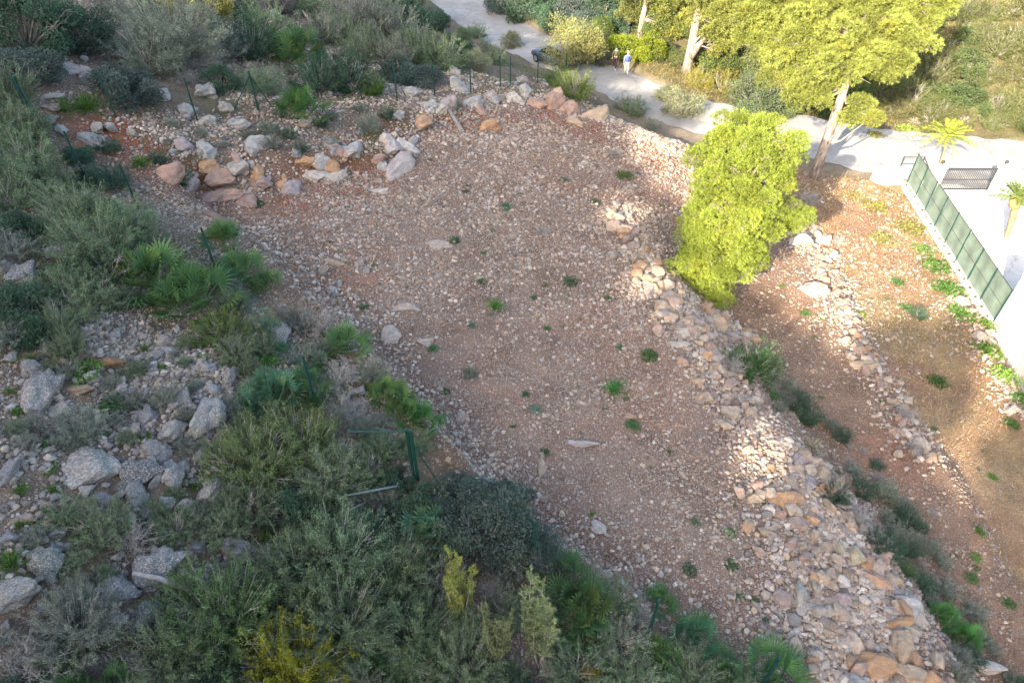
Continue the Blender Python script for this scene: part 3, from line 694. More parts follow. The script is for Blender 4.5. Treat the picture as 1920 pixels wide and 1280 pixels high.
# boulders one can tell apart: px, py, radius px, (x,y,z squash), colour, kind, label
G_ = (0.36, 0.35, 0.35); GP = (0.46, 0.45, 0.43); GD = (0.20, 0.20, 0.21); PK = (0.46, 0.31, 0.25); OR = (0.50, 0.31, 0.18); WH = (0.55, 0.50, 0.45); BU = (0.48, 0.38, 0.28)
BL = [(45, 503, 37, (1.1, .8, .7), G_, 0, 'big smooth grey boulder'), (5, 500, 22, (1, .9, .7), G_, 0, 'grey boulder cut by the frame edge'), (108, 470, 25, (.8, 1.1, .8), GP, 0, 'pale upright grey boulder'),
      (106, 412, 26, (1.1, .8, .7), GP, 0, 'pale rounded boulder'), (526, 618, 28, (1, 1, .8), (0.40, 0.39, 0.38), 0, 'smooth pale grey boulder'), (198, 674, 33, (1.3, .5, .4), OR, 1, 'flat orange faced slab'),
      (75, 735, 52, (.7, 1.2, .6), (0.44, 0.40, 0.38), 0, 'long pale boulder slab'), (282, 775, 24, (.7, 1.1, .8), G_, 0, 'narrow grey boulder'), (338, 742, 26, (1, .9, .7), G_, 0, 'grey lichened boulder'),
      (322, 806, 32, (.9, 1, .8), GP, 0, 'upright lichen spotted boulder'), (384, 782, 38, (.9, 1.2, .8), GP, 0, 'tallest lichen spotted boulder'), (290, 842, 25, (1, .8, .7), G_, 0, 'grey boulder with broken top'),
      (328, 885, 28, (.9, 1, .8), GP, 0, 'pale split boulder'), (298, 890, 20, (.6, 1.1, .8), GP, 0, 'pale wedge boulder'), (258, 882, 38, (1.2, .8, .6), GD, 0, 'dark purple grey boulder'), (172, 868, 58, (1.1, .8, .5), GP, 0, 'broad frost white boulder'),
      (20, 872, 27, (.6, 1.4, .6), (0.40, 0.37, 0.38), 0, 'long mauve boulder'), (398, 918, 35, (.8, 1.2, .8), GP, 0, 'frosted grey boulder'), (374, 852, 17, (1, .9, .8), G_, 0, 'small grey boulder'), (62, 690, 22, (1, .8, .7), G_, 0, 'grey stone'),
      (95, 1045, 36, (1, .9, .8), (0.34, 0.36, 0.32), 0, 'greenish grey boulder'), (28, 1100, 42, (1.2, .8, .7), GP, 0, 'pale crusted boulder'), (290, 1062, 48, (1.1, .9, .7), G_, 0, 'broad lichened boulder'), (222, 1105, 42, (1, .9, .8), G_, 0, 'square lichened boulder'),
      (208, 1145, 24, (.9, 1.1, .8), G_, 0, 'grey boulder wedged below another'), (268, 1155, 40, (.9, 1.2, .6), GD, 0, 'dark smooth boulder'), (386, 1085, 28, (1, 1.1, .8), GP, 0, 'grey cube like boulder'), (445, 1030, 30, (1, .9, .7), G_, 0, 'rough grey boulder'),
      (305, 640, 13, (1, 1, .8), WH, 1, 'small whitish stone'), (290, 662, 20, (1.2, .8, .7), G_, 0, 'grey stone'), (432, 705, 22, (.7, 1.2, .7), (0.44, 0.40, 0.37), 0, 'tilted pale stone'), (345, 875, 18, (.7, 1, .8), GP, 0, 'pale shard of rock'),
      (110, 762, 22, (1.2, .7, .5), WH, 0, 'flat whitish stone'), (148, 725, 24, (1.3, .7, .5), BU, 1, 'buff slab'), (240, 905, 22, (1, 1, .7), GD, 0, 'dark brown rock'), (255, 925, 24, (.8, 1, .7), G_, 0, 'grey rock in shade'),
      (320, 325, 36, (1, .9, .8), PK, 1, 'pink boulder bulging from the bank'), (345, 333, 24, (.7, 1.1, .9), PK, 1, 'pink boulder shoulder'), (408, 325, 28, (1.1, .8, .7), PK, 1, 'pinkish rock in the bank'), (446, 310, 30, (.9, 1.1, .7), GP, 1, 'whitish rock in the bank'),
      (388, 312, 22, (1, .8, .7), OR, 1, 'orange rock in the bank'), (490, 338, 24, (1.1, .8, .7), (0.42, 0.33, 0.32), 1, 'mauve rock in the bank'), (530, 345, 20, (1, .8, .7), OR, 1, 'orange brown rock in the bank'), (575, 300, 22, (1, .9, .7), OR, 1, 'orange rock in the upper bank'),
      (618, 308, 22, (1, .9, .7), OR, 1, 'rusty rock in the upper bank'), (650, 280, 24, (1.1, .9, .7), GP, 1, 'grey white rock in the upper bank'), (744, 305, 36, (.7, 1.5, .5), (0.50, 0.44, 0.42), 1, 'large pale slab'), (735, 268, 30, (.8, 1.2, .5), (0.46, 0.42, 0.42), 1, 'pale sloping slab'),
      (715, 355, 18, (1.2, .6, .4), WH, 1, 'flat pale rock'), (405, 403, 30, (1.4, .6, .4), PK, 1, 'flat salmon rock'), (425, 358, 26, (1.2, .7, .5), PK, 1, 'salmon coloured rock'), (170, 258, 24, (1.4, .7, .5), G_, 0, 'grey rock on the gravel'),
      (118, 242, 16, (1, .9, .8), GP, 0, 'whitish round rock'), (390, 222, 20, (1, .9, .8), WH, 0, 'whitish rock'), (350, 208, 24, (1, .8, .8), GP, 0, 'pale blue grey rock'), (305, 175, 22, (.8, 1.2, .9), GP, 0, 'pale upright rock'), (385, 165, 24, (1.1, .9, .8), G_, 0, 'grey rock under a bush'),
      (445, 230, 24, (1.2, .8, .6), GP, 0, 'broad pale rock'), (92, 178, 20, (1.4, .7, .4), WH, 0, 'flat white rock'), (128, 125, 20, (1.3, .8, .5), (0.45, 0.40, 0.42), 0, 'pale rock under the bushes'), (188, 78, 28, (1.2, .7, .5), (0.40, 0.40, 0.42), 0, 'blue grey rock on the slope'),
      (215, 92, 26, (1.2, .7, .5), (0.46, 0.40, 0.40), 0, 'pinkish grey rock on the slope'), (515, 30, 20, (1, .9, .8), GP, 0, 'white rock high in the scrub'), (468, 122, 14, (1, 1, .9), PK, 0, 'round pinkish rock'),
      (655, 105, 15, (1, .8, .8), WH, 0, 'white rock'), (662, 125, 18, (1.2, .8, .7), WH, 0, 'large white rock'), (700, 128, 16, (1.2, .8, .7), WH, 0, 'pale broken rock'), (635, 118, 12, (1, .9, .8), WH, 0, 'small white rock'), (685, 115, 10, (1, 1, .9), WH, 0, 'small pale rock'),
      (745, 212, 18, (1, .9, .8), GP, 0, 'pale rock'), (770, 172, 20, (1.2, .8, .7), WH, 0, 'whitish rock by the fence'), (830, 200, 20, (1, 1, .8), WH, 0, 'round white boulder'), (805, 195, 18, (1.1, .8, .8), GP, 0, 'grey white boulder'), (885, 190, 24, (1.2, .9, .7), GP, 0, 'broad grey boulder'),
      (848, 135, 15, (1, .9, .9), WH, 0, 'round pale rock'), (858, 160, 20, (1.1, .9, .8), GP, 0, 'pale rock in weeds'), (925, 182, 20, (1.1, .8, .7), G_, 0, 'grey rock on the bank'), (917, 232, 22, (1.2, .8, .8), OR, 1, 'rounded orange boulder'), (985, 170, 20, (1, .9, .9), GP, 0, 'grey boulder at the bank end'),
      (982, 148, 15, (1.1, .9, .8), (0.42, 0.38, 0.36), 0, 'round pinkish grey boulder'), (1038, 190, 26, (1, .9, 1), PK, 1, 'big reddish pink boulder'), (1008, 192, 20, (1, .9, .8), PK, 1, 'reddish boulder'), (1068, 205, 20, (1, .9, .9), PK, 1, 'pale salmon boulder'),
      (1045, 172, 18, (1, .9, .9), BU, 1, 'buff boulder topping the heap'), (1118, 212, 30, (1.3, .8, .6), BU, 1, 'broad pinkish heap of stone'), (1080, 228, 18, (1, .9, .8), BU, 1, 'buff rock'),
      # stones lying on the terrace
      (1280, 618, 22, (1.2, .7, .5), WH, 1, 'flat whitish stone on the wall crest'), (1275, 642, 18, (1.2, .8, .5), WH, 1, 'pale flat stone on the wall crest'), (1475, 938, 30, (1.3, .8, .7), OR, 1, 'large peach coloured stone'), (1412, 930, 22, (1.1, .8, .6), BU, 1, 'peach stone'),
      (1420, 910, 18, (.8, 1.1, .6), PK, 1, 'pink tilted stone'), (1450, 915, 14, (1, .7, .6), BU, 1, 'small peach stone'), (1500, 1115, 22, (.8, 1.2, .7), (0.42, 0.42, 0.39), 1, 'egg shaped grey stone'), (1518, 1133, 18, (1.2, .8, .6), (0.45, 0.44, 0.42), 1, 'grey flat stone'),
      (1578, 1125, 18, (1, .9, .8), (0.44, 0.36, 0.36), 1, 'pinkish rounded stone'), (1600, 1035, 26, (.8, 1.3, .8), (0.46, 0.42, 0.30), 1, 'yellowish long boulder'), (1575, 1030, 16, (.7, 1.3, .8), (0.48, 0.44, 0.32), 1, 'yellowish narrow boulder'), (1635, 1060, 20, (1.1, .9, .7), OR, 1, 'peach boulder'),
      (1665, 1085, 24, (1.2, .8, .6), BU, 1, 'buff flat boulder'), (1675, 1105, 18, (1, 1, .7), G_, 1, 'greenish grey boulder'), (1700, 1140, 30, (1, 1, .7), GP, 1, 'pale grey boulder'), (1720, 1155, 22, (.7, 1.3, .8), GP, 1, 'pale ribbed boulder'), (1685, 1165, 30, (1.4, .6, .6), OR, 1, 'orange streaked boulder'),
      (1705, 1175, 24, (1, .9, .7), (0.42, 0.41, 0.35), 1, 'greenish boulder'), (1690, 1215, 30, (1, .9, .8), BU, 1, 'large buff boulder'), (1705, 1255, 30, (1, 1.1, .8), BU, 1, 'cracked buff boulder'), (1640, 1245, 34, (1.3, .8, .7), OR, 1, 'broad orange boulder'), (1740, 1265, 26, (1, .9, .8), OR, 1, 'orange brown boulder'),
      (1590, 1200, 22, (1, 1, .7), GP, 1, 'grey white stone'), (1558, 1185, 16, (1, .9, .7), BU, 1, 'buff stone'), (1600, 1275, 22, (1.2, .8, .7), GP, 1, 'whitish stone'), (1845, 1240, 30, (1.3, .7, .6), GP, 1, 'pale long boulder'), (1540, 890, 20, (.8, 1.1, .8), BU, 1, 'buff upright stone'),
      (1515, 905, 18, (.8, 1.1, .8), (0.38, 0.34, 0.36), 1, 'mauve stone'), (1570, 905, 18, (.9, 1, .8), BU, 1, 'buff rock below the crest'), (1545, 870, 18, (1.1, .8, .8), WH, 1, 'pale rock below the crest'), (1495, 860, 18, (1, .8, .8), (0.42, 0.38, 0.40), 1, 'pale mauve stone'),
      (1620, 680, 22, (1.2, .9, .6), BU, 1, 'buff stone in the second wall'), (1525, 540, 24, (1.2, .8, .6), (0.45, 0.38, 0.36), 1, 'flat pinkish stone in the second wall'), (1500, 445, 24, (1.2, .8, .7), WH, 1, 'sunlit white stone'), (1545, 450, 18, (1.1, .9, .7), WH, 1, 'sunlit pale stone'),
      (1305, 600, 20, (1, .9, .8), (0.40, 0.35, 0.35), 1, 'mauve block'), (1340, 600, 22, (1.1, .9, .8), BU, 1, 'buff block'), (1365, 625, 22, (1.1, .9, .7), (0.42, 0.37, 0.36), 1, 'pale pink block'), (1395, 630, 16, (1.2, .7, .6), WH, 1, 'white wedge stone'), (1320, 740, 22, (1.1, .9, .7), BU, 1, 'broad buff stone'),
      (1310, 715, 16, (1, .9, .7), BU, 1, 'buff stone on the crest'), (1185, 778, 12, (1, .9, .7), PK, 1, 'small pink stone'), (865, 780, 14, (1, .8, .6), (0.48, 0.38, 0.36), 1, 'pinkish stone on the foot slope'), (630, 490, 16, (1.3, .7, .5), BU, 1, 'buff rock at the bank foot'),
      (545, 505, 12, (1, .8, .7), OR, 1, 'orange stone at the bank foot'), (690, 862, 22, (1.2, .7, .6), PK, 1, 'salmon rock by the fence'), (1020, 935, 12, (1, .8, .7), BU, 1, 'buff stone'), (1125, 985, 18, (.8, 1.3, .5), WH, 1, 'pale bedrock rib'), (1015, 870, 16, (.6, 1.5, .4), BU, 1, 'long thin stone'),
      (1085, 825, 24, (1.7, .45, .4), (0.50, 0.45, 0.46), 1, 'long pale tilted slab'), (820, 455, 20, (1.3, .7, .4), (0.48, 0.42, 0.38), 1, 'pale outcrop on the terrace'), (760, 570, 24, (1.3, .7, .4), (0.48, 0.42, 0.38), 1, 'flat pale outcrop'), (800, 640, 16, (1, .8, .5), (0.48, 0.42, 0.38), 1, 'low pale outcrop'),
      (735, 625, 22, (.8, 1.3, .4), (0.46, 0.40, 0.36), 1, 'ridged pale outcrop'), (1800, 560, 16, (1.2, .8, .7), WH, 1, 'sunlit white rock'), (1815, 580, 14, (1.2, .8, .7), WH, 1, 'whitish rock'), (1835, 630, 14, (1, .9, .7), WH, 1, 'pale rock by the wall'), (1895, 765, 18, (1.1, .8, .8), WH, 1, 'bright white rock'),
      (1650, 1110, 14, (1, .9, .8), (0.40, 0.37, 0.38), 1, 'grey mauve stone'), (1620, 1135, 14, (1, .9, .8), BU, 1, 'small buff stone')]
for i, (px, py, rp, sq, c, kd, lb) in enumerate(BL):
    p, k = at(px, py + rp * 0.35)
    me = (BOUP if kd == 0 else BOUR)[(i * 5 + 3) % (8 if kd == 0 else 6)]
    r = rp * k / 1280 * (1.05 if py > 560 and px < 900 else 0.92)
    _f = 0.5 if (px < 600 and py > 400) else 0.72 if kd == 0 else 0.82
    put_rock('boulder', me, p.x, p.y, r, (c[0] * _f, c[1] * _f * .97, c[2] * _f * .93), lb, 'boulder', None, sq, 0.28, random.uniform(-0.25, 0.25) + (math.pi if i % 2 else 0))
sc_ = np.random.default_rng(88); X_ = []; Y_ = []
for poly, n in (([(0, 620), (420, 640), (440, 900), (0, 950)], 2600), ([(150, 600), (430, 600), (420, 690), (180, 680)], 700), ([(560, 600), (700, 620), (780, 880), (640, 860)], 700), ([(0, 950), (420, 950), (420, 1180), (0, 1180)], 500), ([(560, 90), (740, 100), (760, 160), (600, 140)], 220), ([(140, 40), (250, 60), (240, 170), (100, 240)], 260)):
    A_ = polyw([(a, b, 12.0 if b > 300 else 14.0 if a > 500 else 11.0) for a, b in poly]); lo, hi = A_.min(0), A_.max(0)
    xx = sc_.uniform(lo[0], hi[0], n * 3); yy = sc_.uniform(lo[1], hi[1], n * 3); k_ = inside(xx, yy, A_) & (sc_.random(n * 3) < np.clip((fbm(xx, yy, 1.5, 3, 71) - .36) * 5, .05, 1)); X_.append(xx[k_][:n]); Y_.append(yy[k_][:n])
X_ = np.concatenate(X_); Y_ = np.concatenate(Y_)
stones('scree', X_, Y_, hz(X_, Y_), .03 + .09 * sc_.random(len(X_)) ** 2, GREY[sc_.integers(0, 5, len(X_))] * 1.0, sc_, M['pebble'], label='broken grey scree between the lichened boulders of the slope', cat='scree', kind='stuff')
bk_ = [at(*q)[0] for q in [(290, 310), (370, 335), (450, 335), (540, 330), (620, 305), (700, 290), (760, 255), (830, 220), (900, 205), (980, 190)]]
for i in range(34):
    t = (i + sc_.random()) / 34 * (len(bk_) - 1); j = int(t); q = bk_[j].lerp(bk_[j + 1], t - j); q = q + Vector((sc_.normal() * .35, sc_.normal() * .7, 0)); cn, c = [('pink', PK), ('salmon', (0.44, 0.30, 0.25)), ('pale', WH), ('rusty', OR), ('mauve grey', (0.40, 0.34, 0.34)), ('whitish', GP)][int(sc_.integers(0, 6))]
    put_rock('bank_rock', BOUR[i % 6], q.x, q.y, sc_.uniform(.28, .55), tuple(v * .8 for v in c), f'{cn} rock bedded in the red bank', 'rock', 'rocks bedded in the red bank', (1.2, .9, sc_.uniform(.7, 1.1)), .45)
# random grey stones over the slope
sl = np.random.default_rng(77)
cnt = 0
for _ in range(1500):
    if cnt >= 290: break
    px = sl.uniform(0, 700); py = sl.uniform(60, 1180)
    okz = (620 < py < 950 and px < 440 and sl.random() < .95) or (150 < py < 300 and px < 900 and sl.random() < .45) or (620 < py < 1180 and px < 420) or (60 < py < 200 and 150 < px < 300) or (480 < py < 900 and 600 < px < 780)
    if not okz: continue
    p, k = at(px, py); r = (4 + 14 * sl.random() ** 1.8) * k / 1280
    cn, c = [('grey', G_), ('pale grey', GP), ('whitish', WH), ('buff', BU), ('dark grey', GD)][int(sl.integers(0, 5))]
    put_rock('slope_stone', BOUP[int(sl.integers(0, 8))], p.x, p.y, r, tuple(v * .6 for v in c), f'{cn} loose stone', 'stone', 'loose stones of the scrub slope', (1.1, .85, .7), 0.1); cnt += 1
#SECTION3
# ------------------------------------------------------------------ leaves
def nrm(a): return a / np.maximum(np.linalg.norm(a, axis=-1, keepdims=True), 1e-6)
class Leaves:
    """many small four-cornered leaves, with a tone per leaf"""
    def __init__(s, seed): s.P = []; s.D = []; s.L = []; s.W = []; s.T = []; s.rng = np.random.default_rng(seed)
    def add(s, p, d, L, W, tone=None, dry=0.0):
        n = len(p); rg = s.rng
        s.P.append(p); s.D.append(nrm(d)); s.L.append(np.broadcast_to(L, (n,)) * rg.uniform(.7, 1.3, n)); s.W.append(np.broadcast_to(W, (n,)) * rg.uniform(.7, 1.3, n))
        t = rg.random(n) if tone is None else np.clip(np.broadcast_to(tone, (n,)) + rg.normal(size=n) * 0.15, 0, 1)
        s.T.append(np.c_[t, np.clip(np.broadcast_to(dry, (n,)) * rg.random(n) * 2, 0, 1), np.zeros(n)])
    def mesh(s, name, mat):
        p = np.vstack(s.P); d = np.vstack(s.D); L = np.concatenate(s.L)[:, None]; W = np.concatenate(s.W)[:, None]; T = np.vstack(s.T)
        side = nrm(np.cross(d, s.rng.normal(size=d.shape))) * W * 0.5
        V = np.stack([p, p + d * L * 0.55 + side, p + d * L, p + d * L * 0.55 - side], 1).reshape(-1, 3)
        F = np.arange(len(V)).reshape(-1, 4)
        return np_mesh_big(name, V, F, mat, np.repeat(T, 4, 0))
def rdir(n, rng, up=0.0):
    v = rng.normal(size=(n, 3)); v[:, 2] = v[:, 2] + up; return nrm(v)
def tubes(segs, n=4):
    """segs: list of (points, radii); returns one MB"""
    m = MB()
    for pts, rad in segs: m.tube(pts, rad, n, False)
    return m

def proto_fine(seed, nst=74, leafL=0.058, leafW=0.015, spread=1.4, up=0.2, per=24, nsub=11, mat='needle'):
    rg = np.random.default_rng(seed); lv = Leaves(seed); segs = []
    for i in range(nst):
        az = rg.uniform(0, 6.283); th = spread * math.sqrt(rg.random()); L = rg.uniform(.65, 1.12) * (1 - 0.15 * (th / 1.3))
        d = np.array([math.sin(th) * math.cos(az), math.sin(th) * math.sin(az), math.cos(th)])
        b = np.array([d[0] * .12, d[1] * .12, 0]); bend = rg.normal(size=3) * .1; bend[2] += up
        f = lambda t: b + d * L * t + bend * t * t
        segs.append(([f(t) for t in (0, .35, .7, 1)], [.014, .009, .006, .003]))
        for j in range(nsub):
            t = rg.uniform(.3, 1); q = f(t); sd = nrm(d + rg.normal(size=3) * .6 + np.array([0, 0, .25])); sl = rg.uniform(.12, .28)
            u = rg.random(per)[:, None]; pts = q + sd * sl * u
            tone = rg.uniform(.1, .9)
            lv.add(pts + rg.normal(size=(per, 3)) * .018, sd + rg.normal(size=(per, 3)) * .75, leafL, leafW, tone, 0.12 + 0.3 * (rg.random() < .12))
    for i in range(int(nst * .25)):
        d = rdir(1, rg, .8)[0]; d[2] = abs(d[2]); L = rg.uniform(.7, 1.1); e = d * L + np.array([0, 0, .1]); m_ = e * .5 + rg.normal(size=3) * .07
        segs.append(([d * .1, m_, e], [.011, .009, .004]))
        for _ in range(3): q = m_ * .5 + e * .5 + rg.normal(size=3) * .04; segs.append(([q, q + (rdir(1, rg)[0] + d) * .14], [.006, .003]))
    return lv.mesh('foliage', M[mat]), tubes(segs, 3).mesh('branches', M['twig_pale'])
def proto_bush(seed, lobes=26, per=330, leafL=0.075, leafW=0.04, zs=0.85, mat='leaf', lob=(.22, .36)):
    rg = np.random.default_rng(seed); lv = Leaves(seed); segs = []
    for i in range(lobes):
        d = rdir(1, rg, 0.35)[0]; d[2] = abs(d[2]) * zs if d[2] > -.2 else d[2]
        rr = rg.uniform(.45, .85); c = d * rr; c[2] = max(c[2] * 1.0 + 0.35, .12); rad = rg.uniform(*lob)
        q = rdir(per, rg, .25); pts = c + q * rad * rg.uniform(.55, 1.08, per)[:, None] * np.array([1, 1, .8])
        lv.add(pts, q + rg.normal(size=(per, 3)) * .7, leafL, leafW, rg.uniform(.2, .8), 0.1)
        segs.append(([(0, 0, 0), tuple(c * .5 + rg.normal(size=3) * .06), tuple(c)], [.028, .018, .006]))
        for _ in range(3):
            e = c + rdir(1, rg)[0] * rad * .8; segs.append(([tuple(c), tuple(e)], [.007, .003]))
    return lv.mesh('foliage', M[mat]), tubes(segs, 4).mesh('branches', M['twig'])
def proto_dead(seed, nst=46):
    rg = np.random.default_rng(seed); segs = []
    for i in range(nst):
        d = rdir(1, rg, .9)[0]; d[2] = abs(d[2]); L = rg.uniform(.5, 1.05)
        p0 = d * 0.05; mid = p0 + d * L * .5 + rg.normal(size=3) * .06; end = p0 + d * L + rg.normal(size=3) * .1
        segs.append(([p0, mid, end], [.012, .009, .004]))
        for j in range(7):
            t = rg.uniform(.25, 1); q = p0 * (1 - t) + end * t + rg.normal(size=3) * .03; s2 = nrm(d + rg.normal(size=3) * .8); l2 = rg.uniform(.12, .35)
            e2 = q + s2 * l2; segs.append(([q, (q + e2) / 2 + rg.normal(size=3) * .02, e2], [.006, .005, .003]))
            for _ in range(3):
                s3 = nrm(s2 + rg.normal(size=3) * .8); q3 = q + s2 * l2 * rg.uniform(.3, 1); segs.append(([q3, q3 + s3 * rg.uniform(.06, .16)], [.004, .002]))
    return tubes(segs, 3).mesh('twigs', M['twig_pale'])
def proto_palm(seed, nf=19, blades=17, seg=2):
    """dwarf fan palm: petioles ending in fans of narrow blades"""
    rg = np.random.default_rng(seed); V = []; F = []; T = []; segs = []
    for i in range(nf):
        az = i * 2.39996 + rg.normal() * .2; el = R_(12 + 72 * ((i + .5) / nf) ** 0.9) + rg.normal() * .1
        d = np.array([math.cos(el) * math.cos(az), math.cos(el) * math.sin(az), math.sin(el)])
        b = d * .06; pl = rg.uniform(.38, .62); e = b + d * pl; e[2] += 0.0
        segs.append(([b, (b + e) / 2 + np.array([0, 0, .02]), e], [.012, .009, .007]))
        side = nrm(np.cross(d, [0, 0, 1.0]) + rg.normal(size=3) * .15); nr = np.cross(side, d); tone = rg.uniform(.05, .95); dry = 1.0 if rg.random() < .07 else 0.0
        for k in range(blades):
            a = (k / (blades - 1) - .5) * R_(225); bd = nrm(d * math.cos(a) + side * math.sin(a) + nr * (.10 + .12 * math.cos(a)))
            L = rg.uniform(.42, .54) * (1 - .12 * abs(a)); w = .036
            sd = nrm(np.cross(bd, nr)) * w * .55; base = len(V)
            tip = e + bd * L; tip[2] -= .05 + rg.random() * .05; midp = e + bd * L * .6 + nr * .01
            V += [e - sd * .3, e + sd * .3, midp + sd, midp - sd, tip]; 
            F += [(base, base + 1, base + 2, base + 3), (base + 3, base + 2, base + 4, base + 4)]
            tt = (np.clip(tone + rg.normal() * .15, 0, 1), dry, 0); T += [tt] * 5
    V = np.array(V); F2 = []
    for f in F: F2.append(f)
    quads = [f for f in F if f[2] != f[3]]; tris = [(f[0], f[1], f[2]) for f in F if f[2] == f[3]]
    me = bpy.data.meshes.new('fronds'); me.from_pydata([tuple(v) for v in V], [], quads + tris)
    a = me.color_attributes.new('tone', 'FLOAT_COLOR', 'POINT'); c = np.ones((len(V), 4), np.float32); c[:, :3] = T; a.data.foreach_set('color', c.ravel())
    me.materials.append(M['palm'])
    return me, tubes(segs, 4).mesh('stalks', M['palm_stalk'])
def proto_tuft(seed, n=150, L=1.0, W=.035):
    rg = np.random.default_rng(seed); lv = Leaves(seed)
    d = rdir(n, rg, 1.0); d[:, 2] = np.abs(d[:, 2]); p = rg.normal(size=(n, 3)) * .10; p[:, 2] = 0
    for s_ in range(3):
        q = p + d * L * .30 * s_ - np.array([0, 0, .05 * s_ * s_])
        lv.add(q, d - np.array([0, 0, .25 * s_]), L * .42, W * (1.2 - .25 * s_), None, .1)
    return lv.mesh('foliage', M['needle'])
def proto_herb(seed, n=520):
    rg = np.random.default_rng(seed); lv = Leaves(seed)
    a = rg.uniform(0, 6.28, n); r = rg.random(n) ** .9 * .92; lump = .85 + .15 * np.sin(a * 3 + seed) ** 2
    p = np.c_[np.cos(a) * r * lump, np.sin(a) * r * lump, .28 * (1 - r) * rg.random(n) + .03]
    lv.add(p, rdir(n, rg, .7), .2, .08, None, .1)
    return lv.mesh('foliage', M['leaf'])
def proto_sapling(seed, n=9, H=1.0):
    """open upright conifer sapling: pale stems, side twigs with needles"""
    rg = np.random.default_rng(seed); lv = Leaves(seed); segs = []
    for i in range(n):
        az = rg.uniform(0, 6.28); lean = rg.uniform(.05, .5); h = rg.uniform(1.1, 2.1)
        top = np.array([math.cos(az) * lean, math.sin(az) * lean, h]); b = np.array([math.cos(az) * .05, math.sin(az) * .05, 0])
        mid = b * .5 + top * .5 + np.array([math.cos(az), math.sin(az), 0]) * .12 + rg.normal(size=3) * .04
        f = lambda t: (1 - t) ** 2 * b + 2 * t * (1 - t) * mid + t * t * top
        segs.append(([f(t) for t in (0, .25, .5, .75, 1)], [.022, .018, .014, .009, .004]))
        for j in range(20):
            t = rg.uniform(.25, 1); q = f(t); sd = nrm(rdir(1, rg)[0] * np.array([1, 1, .3]) + np.array([0, 0, .75])); sl = rg.uniform(.12, .34) * (1.15 - t * .6)
            segs.append(([q, q + sd * sl], [.006, .003]))
            m = 46; u = rg.random(m)[:, None]; lv.add(q + sd * sl * u, sd + rg.normal(size=(m, 3)) * .6, .075, .013, .35 + .4 * t, .15)
    return lv.mesh('foliage', M['needle']), tubes(segs, 4).mesh('branches', M['twig_pale'])

M['palm_stalk'] = mat_simple('palm_stalk', (0.14, 0.20, 0.07), 0.6)
M['trunk_palm'] = mat_bark('palm_trunk_bark', (0.16, 0.10, 0.06), (0.36, 0.25, 0.16), 9)
PR = {}
PR['fine'] = [proto_fine(1), proto_fine(2, up=.35), proto_fine(3, 64, up=.1, spread=1.4), proto_fine(4, 80, .05, .013)]
PR['finebig'] = [proto_fine(11, 140, .042, .012, per=26, nsub=14), proto_fine(12, 130, .045, .012, per=26, nsub=14, up=.35)]
PR['bush'] = [proto_bush(21), proto_bush(22, 30), proto_bush(23, 22, zs=.7)]
PR['bushbig'] = [proto_bush(31, 60, 240, .045, .026, lob=(.15, .25)), proto_bush(32, 64, 240, .045, .026, zs=.7, lob=(.14, .24))]
PR['wispy'] = [proto_bush(41, 34, 150, .10, .022, lob=(.2, .34), mat='needle'), proto_bush(42, 38, 150, .10, .022, lob=(.18, .3), mat='needle')]
PR['dead'] = [proto_dead(51), proto_dead(52)]
PR['palm'] = [proto_palm(61), proto_palm(62, 15), proto_palm(63, 23)]
PR['tuft'] = [proto_tuft(71), proto_tuft(72, 110)]
PR['herb'] = [proto_herb(81), proto_herb(82), proto_herb(83, 460)]
PR['sapling'] = [proto_sapling(91, 12), proto_sapling(92, 9)]
PNAME = {'fine': ('foliage', 'branches'), 'finebig': ('foliage', 'branches'), 'bush': ('foliage', 'branches'), 'bushbig': ('foliage', 'branches'), 'wispy': ('foliage', 'branches'), 'palm': ('fronds', 'stalks'), 'sapling': ('foliage', 'branches')}
KIND = {'fine': ('fine_leaved_shrub', 'shrub', 'scrub shrubs on the hillside'), 'finebig': ('fine_leaved_shrub', 'shrub', 'scrub shrubs on the hillside'), 'bush': ('round_bush', 'bush', 'dense bushes of the hillside'),
        'bushbig': ('round_bush', 'bush', 'dense bushes of the hillside'), 'wispy': ('wispy_bush', 'bush', 'wispy bushes'), 'dead': ('dead_shrub', 'shrub', 'leafless grey shrubs'), 'palm': ('dwarf_fan_palm', 'palm', 'dwarf fan palms'),
        'tuft': ('grass_tuft', 'grass tuft', 'grass tufts'), 'herb': ('low_weed', 'weed', 'low weeds on the terraces'), 'sapling': ('conifer_sapling', 'sapling', 'conifer saplings')}
pc = [0]
def plant(kind, px, py, rpx, color, look, sq=(1, 1, 1), world_xyz=None, group=None, cat=None, name=None, dz=0.0):
    if world_xyz is None:
        p, k = at(px, py + rpx * (0.42 if kind not in ('herb',) else 0))
    else:
        p = Vector(world_xyz); k = proj(*p)[2]
    r = rpx * k / 1280 * {'fine': 1.22, 'palm': 1.35, 'bush': 1.08, 'dead': .95}.get(kind, 1.0)
    kk = kind
    if kind == 'fine' and rpx > 62: kk = 'finebig'
    if kind == 'bush' and rpx > 62: kk = 'bushbig'
    pr = PR[kk][pc[0] % len(PR[kk])]; pc[0] += 1
    nm, ct, gr = KIND[kk]
    _k = random.uniform(.85, 1.15); c = tuple(min(1, v * _k * random.uniform(.96, 1.04)) for v in color)
    sc = (r * sq[0], r * sq[1], r * sq[2]); loc = (p.x, p.y, p.z - 0.04 * r + dz); rz = random.uniform(0, 6.28)
    lab = mklabel(look, p); 
    if isinstance(pr, tuple):
        root = empty(name or nm, loc, rz, sc); link(PNAME[kk][0], pr[0], root, c); link(PNAME[kk][1], pr[1], root, (1, 1, 1))
    else:
        root = link(name or nm, pr, None, c); root.location = loc; root.rotation_euler = (0, 0, rz); root.scale = sc
    return tag(root, lab, cat or ct, group or gr)

